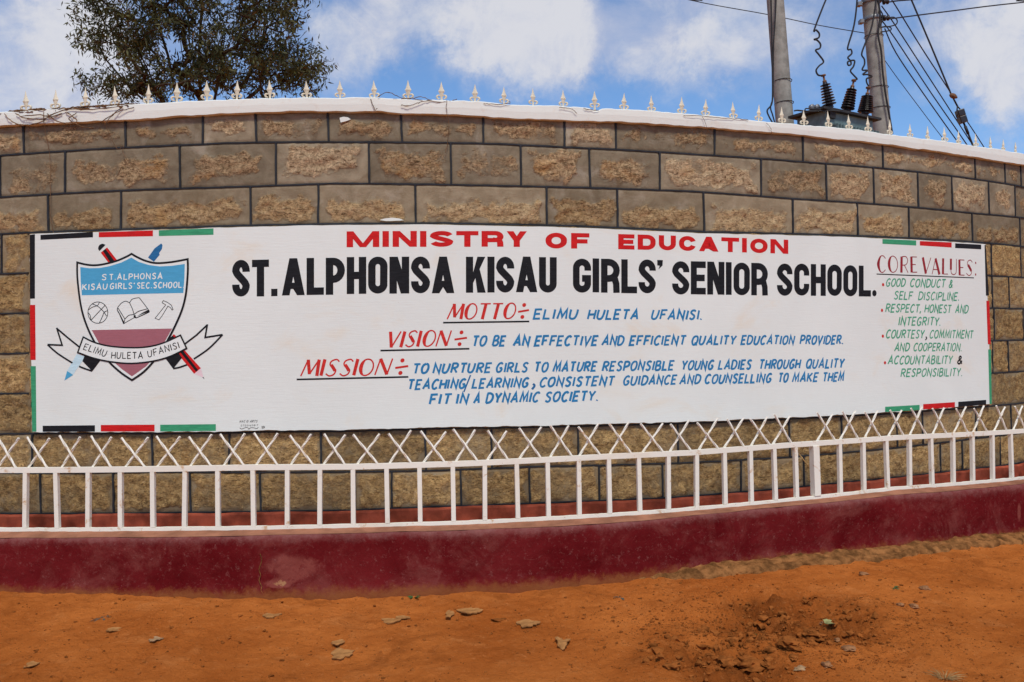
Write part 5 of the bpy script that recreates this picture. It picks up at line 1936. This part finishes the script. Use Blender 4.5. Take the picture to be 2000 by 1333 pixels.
    for pts, rr, lab in wires:
        P = [at(x, y, Y) for x, y, Y in pts]
        mb = MB()
        mb.tube(sm3(P, 5), rr, 5)
        tag(mb.build('power_line', 'wire', None, P[0]), lab, 'wire', 'wires strung from the poles')
    g = thing('guy_wire', at(1909, 300, 15.2) - Vector((0, 0, 4)), 'steep stay wire with a black block insulator and rusty clamp', 'guy wire')
    mb = MB()
    P = tracepts([(1760, -50), (1780, 0), (1820, 94), (1857, 183), (1870, 208)], 15.2)
    mb.tube(P, .014, 6)
    mb.tube(tracepts([(1870, 208), (1869, 217)], 15.2), .012, 5)
    mb.tube(tracepts([(1870, 208), (1877, 216)], 15.2), .012, 5)
    mb.build('upper_stay', 'wire', g)
    mb = MB()
    mb.tube(tracepts([(1882, 240), (1892, 264), (1903, 292), (1930, 350)], 15.2), .016, 6)
    mb.tube(tracepts([(1885, 247), (1891, 262)], 15.2), .024, 6)
    mb.build('lower_stay', 'wire', g)
    c = at(1877.5, 228, 15.2)
    up = (at(1873, 214, 15.2) - at(1882, 242, 15.2)).normalized()
    sd_ = up.cross(Vector((0, 1, 0))).normalized()
    fw = sd_.cross(up)
    mb = MB()
    h = .118
    sect = [(-.062, -.05), (-.05, -.062), (.05, -.062), (.062, -.05), (.062, .05), (.05, .062), (-.05, .062), (-.062, .05)]
    vs, fs = [], []
    for z, k in ((-h, .92), (-h + .012, 1), (-.012, 1), (0, .93), (.012, 1), (h - .012, 1), (h, .92)):
        for a_, b_ in sect:
            vs.append(c + up * z + sd_ * a_ * k + fw * b_ * k)
    for i in range(6):
        for k in range(8):
            fs.append((i * 8 + k, i * 8 + (k + 1) % 8, (i + 1) * 8 + (k + 1) % 8, (i + 1) * 8 + k))
    fs += [tuple(range(7, -1, -1)), tuple(48 + k for k in range(8))]
    mb.add(vs, fs)
    mb.build('strain_insulator', 'porcelain', g)
    mb = MB()
    c = at(1861, 187, 15.1)
    mb.lathe(c - Vector((.05, 0, -.02)), (1, 0, -.5), [(.02, 0), (.04, .03), (.045, .07), (.03, .11), (.01, .14)], 10)
    mb.build('wire_clamp', 'rust', g)


build_power()

# ------------------------------------------------------------------ dry vines on the coping and walls
def vine(label, strands, mat='vine', cat='dry vine', name='dry_vine', group='dry vines caught on the wall'):
    mb = MB()
    first = None
    for pts, rr in strands:
        P = []
        for x, y, off in pts:
            s, z = onw(x, y, off)
            P.append(wp(s, z, off))
        first = first or P[0]
        Q = sm3(P, 5)
        Q = [q + Vector((rnd.uniform(-1, 1), rnd.uniform(-1, 1), rnd.uniform(-1, 1))) * .0025 for q in Q]
        mb.tube(Q, [rr * rnd.uniform(.7, 1.2) for _ in Q], 4)
    tag(mb.build(name, mat, None, first), label, cat, group)


st = []
rv = random.Random(4)
for k in range(34):
    x = rv.uniform(-10, 215)
    n = rv.randint(4, 6)
    pts = []
    for i in range(n):
        xx = x + i * rv.uniform(8, 22)
        pts.append((xx, np.interp(xx, [0, 245, 420], [221, 207, 197]) + rv.uniform(-4, 3), rv.uniform(.0, .04)))
    st.append((pts, rv.uniform(.0022, .0042)))
for pts in ([(8, 222, .045), (20, 235, .05), (40, 245, .05), (62, 243, .05), (85, 236, .05), (100, 224, .045)], [(30, 222, .045), (50, 231, .05), (85, 233, .05), (120, 222, .045)],
            [(92, 222, .045), (110, 236, .05), (135, 243, .05), (150, 238, .05), (140, 226, .05), (128, 220, .045)], [(150, 221, .045), (135, 233, .05), (160, 248, .045), (185, 250, .03)],
            [(195, 240, .05), (215, 228, .05), (232, 218, .05), (262, 210, .045)], [(205, 243, .05), (220, 225, .05), (240, 208, .045)], [(40, 228, .05), (75, 224, .05), (95, 226, .05), (130, 214, .045), (180, 214, .045), (240, 208, .045)]):
    st.append((pts, .0032))
vine('tangle of brown dry vines lying over the left end of the coping', st)
vine('thin dry tendril hanging from the coping down to the black corner stripe', [([(85, 215, .045), (87, 250, .04), (96, 300, .022), (99, 350, .02), (98, 400, .02), (101, 440, .02), (107, 462, .025), (118, 480, .024), (132, 495, .0225)], .0017)])
vine('short dry tendril hanging over the second course near the left end', [([(205, 240, .045), (217, 270, .03), (230, 292, .025), (240, 285, .025), (241, 300, .025), (250, 315, .025)], .0016), ([(237, 325, .028), (228, 345, .025)], .002)])
vine('wiry dry vine looped among the finials left of centre', [([(738, 190, .04), (752, 181, .03), (766, 183, .02), (782, 191, .02), (800, 193, .03), (822, 190, .03), (842, 196, .03), (870, 201, .03), (893, 194, .02)], .0022),
                                                                ([(783, 206, .046), (800, 207, .046), (818, 201, .045), (835, 197, .04), (858, 200, .035), (880, 199, .03)], .0024), ([(724, 194, .04), (728, 204, .046), (733, 216, .046), (737, 211, .046)], .002), ([(745, 194, .03), (775, 195, .03), (800, 192, .03), (830, 199, .03)], .0022)])
vine('single dry tendril hanging from the coping left of the centre of the wall', [([(873, 196, .044), (872, 215, .046), (876, 235, .04), (876, 260, .03), (873, 285, .025), (870, 300, .025)], .0016)])
vine('few dry stalks around the finials right of centre', [([(1092, 210, .045), (1105, 211, .045), (1118, 214, .045), (1127, 222, .046)], .002), ([(1140, 212, .04), (1152, 215, .04), (1170, 216, .04)], .002), ([(945, 203, .04), (965, 204, .04), (993, 203, .04), (996, 198, .03)], .002)])
vine('thin dry runner trailing over the right part of the coping', [([(1335, 226, .04), (1370, 227, .045), (1410, 231, .042), (1440, 232, .04), (1462, 235, .04)], .0017), ([(1372, 228, .046), (1378, 242, .046), (1385, 260, .04), (1392, 275, .03)], .0014), ([(1497, 241, .045), (1505, 250, .046), (1507, 262, .045)], .0014)])
# straws leaning behind the railing
P = [onw(1570, 888, .08), onw(1590, 925, .1)]
mb = MB()
mb.tube([wp(P[0][0], P[0][1], .03), wp((P[0][0] + P[1][0]) / 2, (P[0][1] + P[1][1]) / 2 + .004, .06), wp(P[1][0], P[1][1], .1)], .004, 5)
tag(mb.build('dry_stick', 'straw', None, wp(P[0][0], P[0][1], .05)), 'pale dry stick leaning on the wall behind the wide railing post', 'stick')

# ------------------------------------------------------------------ litter on the ground
def lump(name, px, py, wpx, hpx, label, cat, mat, group=None, flat=.45, seed=0, jag=.35):
    c = ground_pt(px, py)
    k = c.y / FPX
    rw = wpx * k / 2
    rh = max(rw * .6, min(rw * 1.3, hpx * k / 2 * (c.y / CAMZ) * .8))
    rz = rw * flat
    bm = bmesh.new()
    bmesh.ops.create_icosphere(bm, subdivisions=3, radius=1.0)
    rs = random.Random(seed + int(px))
    ox = rs.uniform(0, 99)
    for v in bm.verts:
        n = float(fbm(np.array([v.co.x * 1.1 + ox]), np.array([v.co.y * 1.1 + v.co.z * 1.7 + ox]), 1.6, 3, .55, 9)[0])
        d = 1 + jag * n
        q = v.co * d
        q.x = math.copysign(abs(q.x) ** .9, q.x)
        v.co = (q.x * rw, q.y * rh, q.z * rz)
    me = bpy.data.meshes.new(name)
    bm.to_mesh(me)
    bm.free()
    me.transform(Matrix.Rotation(rs.uniform(-.3, .3), 4, 'Z'))
    o = bpy.data.objects.new(name, me)
    me.materials.append(M[mat])
    COL.objects.link(o)
    o.location = (c.x, c.y, c.z + rz * .45)
    tag(o, label, cat, group)
    return o


def flake(name, px, py, wpx, hpx, label, cat, mat, group=None, seed=0, curl=.0045):
    """a thin curling slab with a ragged outline"""
    c = ground_pt(px, py)
    k = c.y / FPX
    rw = wpx * k / 2
    rh = hpx * k / 2 * (c.y / CAMZ)
    rs = random.Random(seed + int(px) * 3)
    n = 22
    rr = [1 + rs.uniform(-.24, .2) + .15 * math.sin(3 * 2 * math.pi * i / n + rs.random()) for i in range(n)]
    mb = MB()
    vs = []
    th = min(.006, rw * .12)
    ph = rs.uniform(0, 6)
    rings = (1.0, .78, .5, .22)
    top = []
    for rg in rings:
        for i in range(n):
            a = 2 * math.pi * i / n
            x, y = rw * rr[i] * rg * math.cos(a), rh * rr[i] * rg * math.sin(a)
            z = th + curl * (rg ** 2) * (.5 + .5 * math.sin(2 * a + ph)) + rs.uniform(-.0008, .0008)
            top.append((x, y, z))
    vs = top + [(0, 0, th)] + [(x * .96, y * .96, max(z - th, -.002)) for x, y, z in top[:n]]
    fs = []
    for r_ in range(3):
        for i in range(n):
            fs.append((r_ * n + i, r_ * n + (i + 1) % n, (r_ + 1) * n + (i + 1) % n, (r_ + 1) * n + i))
    for i in range(n):
        fs.append((3 * n + i, 3 * n + (i + 1) % n, 4 * n))
        fs.append((i, (i + 1) % n, 4 * n + 1 + (i + 1) % n, 4 * n + 1 + i))
    fs.append(tuple(4 * n + 1 + i for i in range(n)))
    mb.add([Vector(v) + c + Vector((0, 0, .002)) for v in vs], fs)
    tag(mb.build(name, mat, None, c), label, cat, group)


G1 = 'flakes of dried mud on the red earth'
flake('mud_flake', 667, 1281, 42, 20, 'largest tan mud flake with a notched edge, near the front left of centre', 'mud flake', 'flake', G1)
flake('mud_flake', 659, 1262, 26, 10, 'small mud flake just behind the largest flake', 'mud flake', 'flake', G1)
flake('mud_flake', 764, 1215, 38, 10, 'long low mud flake with a split tail below the railing left of centre', 'mud flake', 'flake', G1)
flake('mud_flake', 787, 1209, 28, 6, 'narrow tail piece touching the long low mud flake', 'mud flake', 'flake', G1)
flake('mud_flake', 917, 1198, 44, 11, 'pointed curled mud flake nearest the low wall in the middle', 'mud flake', 'flake', G1)
flake('mud_flake', 1031, 1221, 42, 14, 'broad leaf shaped mud flake just right of the picture centre', 'mud flake', 'flake', G1)
flake('mud_flake', 1099, 1261, 27, 22, 'upright ragged mud flake at the left edge of the dug patch', 'mud flake', 'flake', G1, 3, .02)
flake('mud_flake', 878, 1206, 16, 14, 'small crumbly mud flake between the long flake and the pointed flake', 'mud flake', 'flake', G1)
flake('mud_flake', 974, 1213, 28, 5, 'thin dark sliver of mud left of the broad leaf shaped flake', 'mud flake', 'clod', G1)
flake('mud_flake', 530, 1205, 33, 9, 'flat oval mud flake below the peeled paint patch', 'mud flake', 'flake', G1)
flake('mud_flake', 303, 1252, 24, 9, 'small pale cream chip on bare earth at left', 'mud flake', 'paleflake', G1)
flake('mud_flake', 62, 1301, 24, 11, 'brown mud flake in the lower left corner', 'mud flake', 'flake', G1)
flake('mud_flake', 222, 1233, 28, 7, 'thin slanting mud sliver at left below the withered leaf', 'mud flake', 'flake', G1)
G2 = 'stones lying on the red earth'
lump('stone', 1611, 1201, 18, 13, 'pale stone on top edge of the dug hole, left of a touching pair', 'stone', 'stoneg', G2, .6)
lump('stone', 1624, 1211, 18, 14, 'reddish stone touching the pale stone beside the dug hole', 'stone', 'stoneg', G2, .7)
lump('stone', 1758, 1184, 13, 12, 'dark rounded stone, left one of two on the right slope', 'stone', 'stoneg', G2, .7)
lump('stone', 1784, 1188, 16, 10, 'flat tan stone, right one of two on the right slope', 'stone', 'stoneg', G2, .5)
lump('stone', 1806, 1150, 17, 11, 'largest rounded tan stone just below the footing at right', 'stone', 'stoneg', G2, .5)
lump('stone', 1657, 1266, 26, 10, 'flat orange stone at the right rim of the hole', 'stone', 'stoneg', G2, .35)
lump('stone', 1635, 1262, 12, 9, 'small tan pebble left of the flat orange stone', 'stone', 'stoneg', G2, .6)
lump('stone', 1688, 1122, 18, 5, 'thin flat stone lying on the crumbled footing strip', 'stone', 'stoneg', G2, .4)
lump('stone', 1615, 1299, 17, 14, 'brown pebble near the bottom edge just right of the clods', 'stone', 'stoneg', G2, .6)
lump('stone', 1563, 1309, 24, 9, 'flat tan stone at the bottom edge below the dug patch', 'stone', 'paleflake', G2, .35)
G3 = 'clods of loose earth in the dug patch'
for (x, y, w, h, lab) in ((1465, 1284, 46, 34, 'large dark red clod in the front of the dug patch'), (1538, 1262, 46, 22, 'broad flat red clod in the middle of the dug patch'), (1395, 1288, 26, 22, 'rounded red clod at the left of the dug patch'),
                          (1420, 1301, 34, 20, 'red clod in front of the rounded one at left of the dug patch'), (1592, 1245, 40, 24, 'red clod below the two touching stones'), (1500, 1300, 24, 16, 'small red clod right of the large dark clod near the bottom'),
                          (1312, 1303, 34, 18, 'crumbly red clod farthest left at the bottom of the dug patch'), (1550, 1290, 18, 12, 'little red clod below the broad flat clod'), (1372, 1300, 18, 10, 'little red clod left of the rounded one')):
    lump('earth_clod', x, y, w, h, lab, 'clod', 'clod', G3, .42, 5, .5)


def tuft(px, py, n, hpx, label, cat, mat, name, spread=1.0, w=.0016, seed=1, leaf=False):
    c = ground_pt(px, py)
    k = c.y / FPX
    h = hpx * k
    rs = random.Random(seed)
    mb = MB()
    for i in range(n):
        a = rs.uniform(0, 6.283)
        l = h * rs.uniform(.6, 1.3)
        o = c + Vector((math.cos(a), math.sin(a), 0)) * rs.uniform(0, .02)
        d = Vector((math.cos(a) * spread, math.sin(a) * spread, 1)).normalized()
        pts = [o + d * l * t + Vector((math.cos(a), math.sin(a), -1)) * l * .45 * spread * t * t for t in (0, .33, .66, 1)]
        pts[0].z = c.z - .004
        if leaf:
            sd_ = Vector((-math.sin(a), math.cos(a), 0))
            ws = (.15, 1, .8, .05)
            vs = [p + sd_ * w * ws[j] for j, p in enumerate(pts)] + [p - sd_ * w * ws[j] + Vector((0, 0, .0008)) for j, p in enumerate(pts)]
            mb.add(vs, [(j, j + 1, j + 5, j + 4) for j in range(3)])
        else:
            mb.tube(pts, [w, w * .9, w * .6, w * .2], 3)
    tag(mb.build(name, mat, None, c), label, cat)


tuft(1846, 1328, 60, 26, 'tuft of dry straw coloured grass at the lower right', 'grass tuft', 'straw', 'grass_tuft', .9, .0013, 5)
tuft(807, 1168, 14, 8, 'tiny green weed against the foot of the maroon wall', 'weed', 'weed', 'weed', 1.0, .006, 2, True)
tuft(1743, 1147, 14, 10, 'green weed seedling under the footing at right', 'weed', 'weed', 'weed', 1.2, .006, 3, True)
tuft(1474, 1240, 12, 14, 'grey green weed sprig inside the dug hole', 'weed', 'weed', 'weed', 1.2, .005, 4, True)
tuft(1212, 1205 - 38, 8, 8, 'withered dark leaf scrap near the middle of the low wall', 'dead leaf', 'greyleaf', 'dead_leaf', 1.6, .006, 6, True)
tuft(203, 1207, 12, 12, 'withered grey leaf sprig on the earth at left', 'dead leaf', 'greyleaf', 'dead_leaf', 1.9, .006, 7, True)
flake('fallen_leaf', 1621, 1231, 20, 9, 'pale green fallen leaf in the dug hole', 'leaf', 'paleleaf', None, 2, .012)


def crumbs():
    """loose grit: far too many crumbs to count"""
    rs = np.random.RandomState(9)
    ico = bmesh.new()
    bmesh.ops.create_icosphere(ico, subdivisions=1, radius=1.0)
    oct_v = np.array([tuple(v.co) for v in ico.verts])
    oct_f = np.array([[v.index for v in f.verts] for f in ico.faces])
    ico.free()
    nv = len(oct_v)
    n1, n2 = 9000, 5200
    x = np.concatenate([rs.uniform(-2.6, 4.6, n1), _h.x + rs.normal(-.12, .42, n2)])
    y = np.concatenate([rs.uniform(2.9, 6.8, n1), _h.y + rs.normal(-.05, .30, n2)])
    ok = (np.hypot(x - WCX, y - WCY) - (WR + POFF) > .03) & (y > 2.8)
    x, y = x[ok], y[ok]
    z = ground_h(x, y)
    s = np.minimum(np.where(dug_mask(x, y) > .2, .019, .009), .0019 * (1 + rs.pareto(np.where(dug_mask(x, y) > .2, 1.7, 2.4))))
    q = oct_v[None] * (1 + rs.uniform(-.45, .35, (len(x), nv, 1))) * s[:, None, None]
    q = q * np.stack([rs.uniform(.8, 1.5, len(x)), rs.uniform(.8, 1.5, len(x)), np.full(len(x), .75)], -1)[:, None, :]
    V = (q + np.stack([x, y, z + s * .3], -1)[:, None, :]).reshape(-1, 3)
    F = (oct_f[None] + (np.arange(len(x)) * nv)[:, None, None]).reshape(-1, 3)
    me = np_mesh('soil_crumbs', np.array(V), F, None, False)
    o = link('soil_crumbs', me, 'clod')
    tag(o, 'loose crumbs of red soil scattered over the ground', 'soil crumbs', kind='stuff')


crumbs()
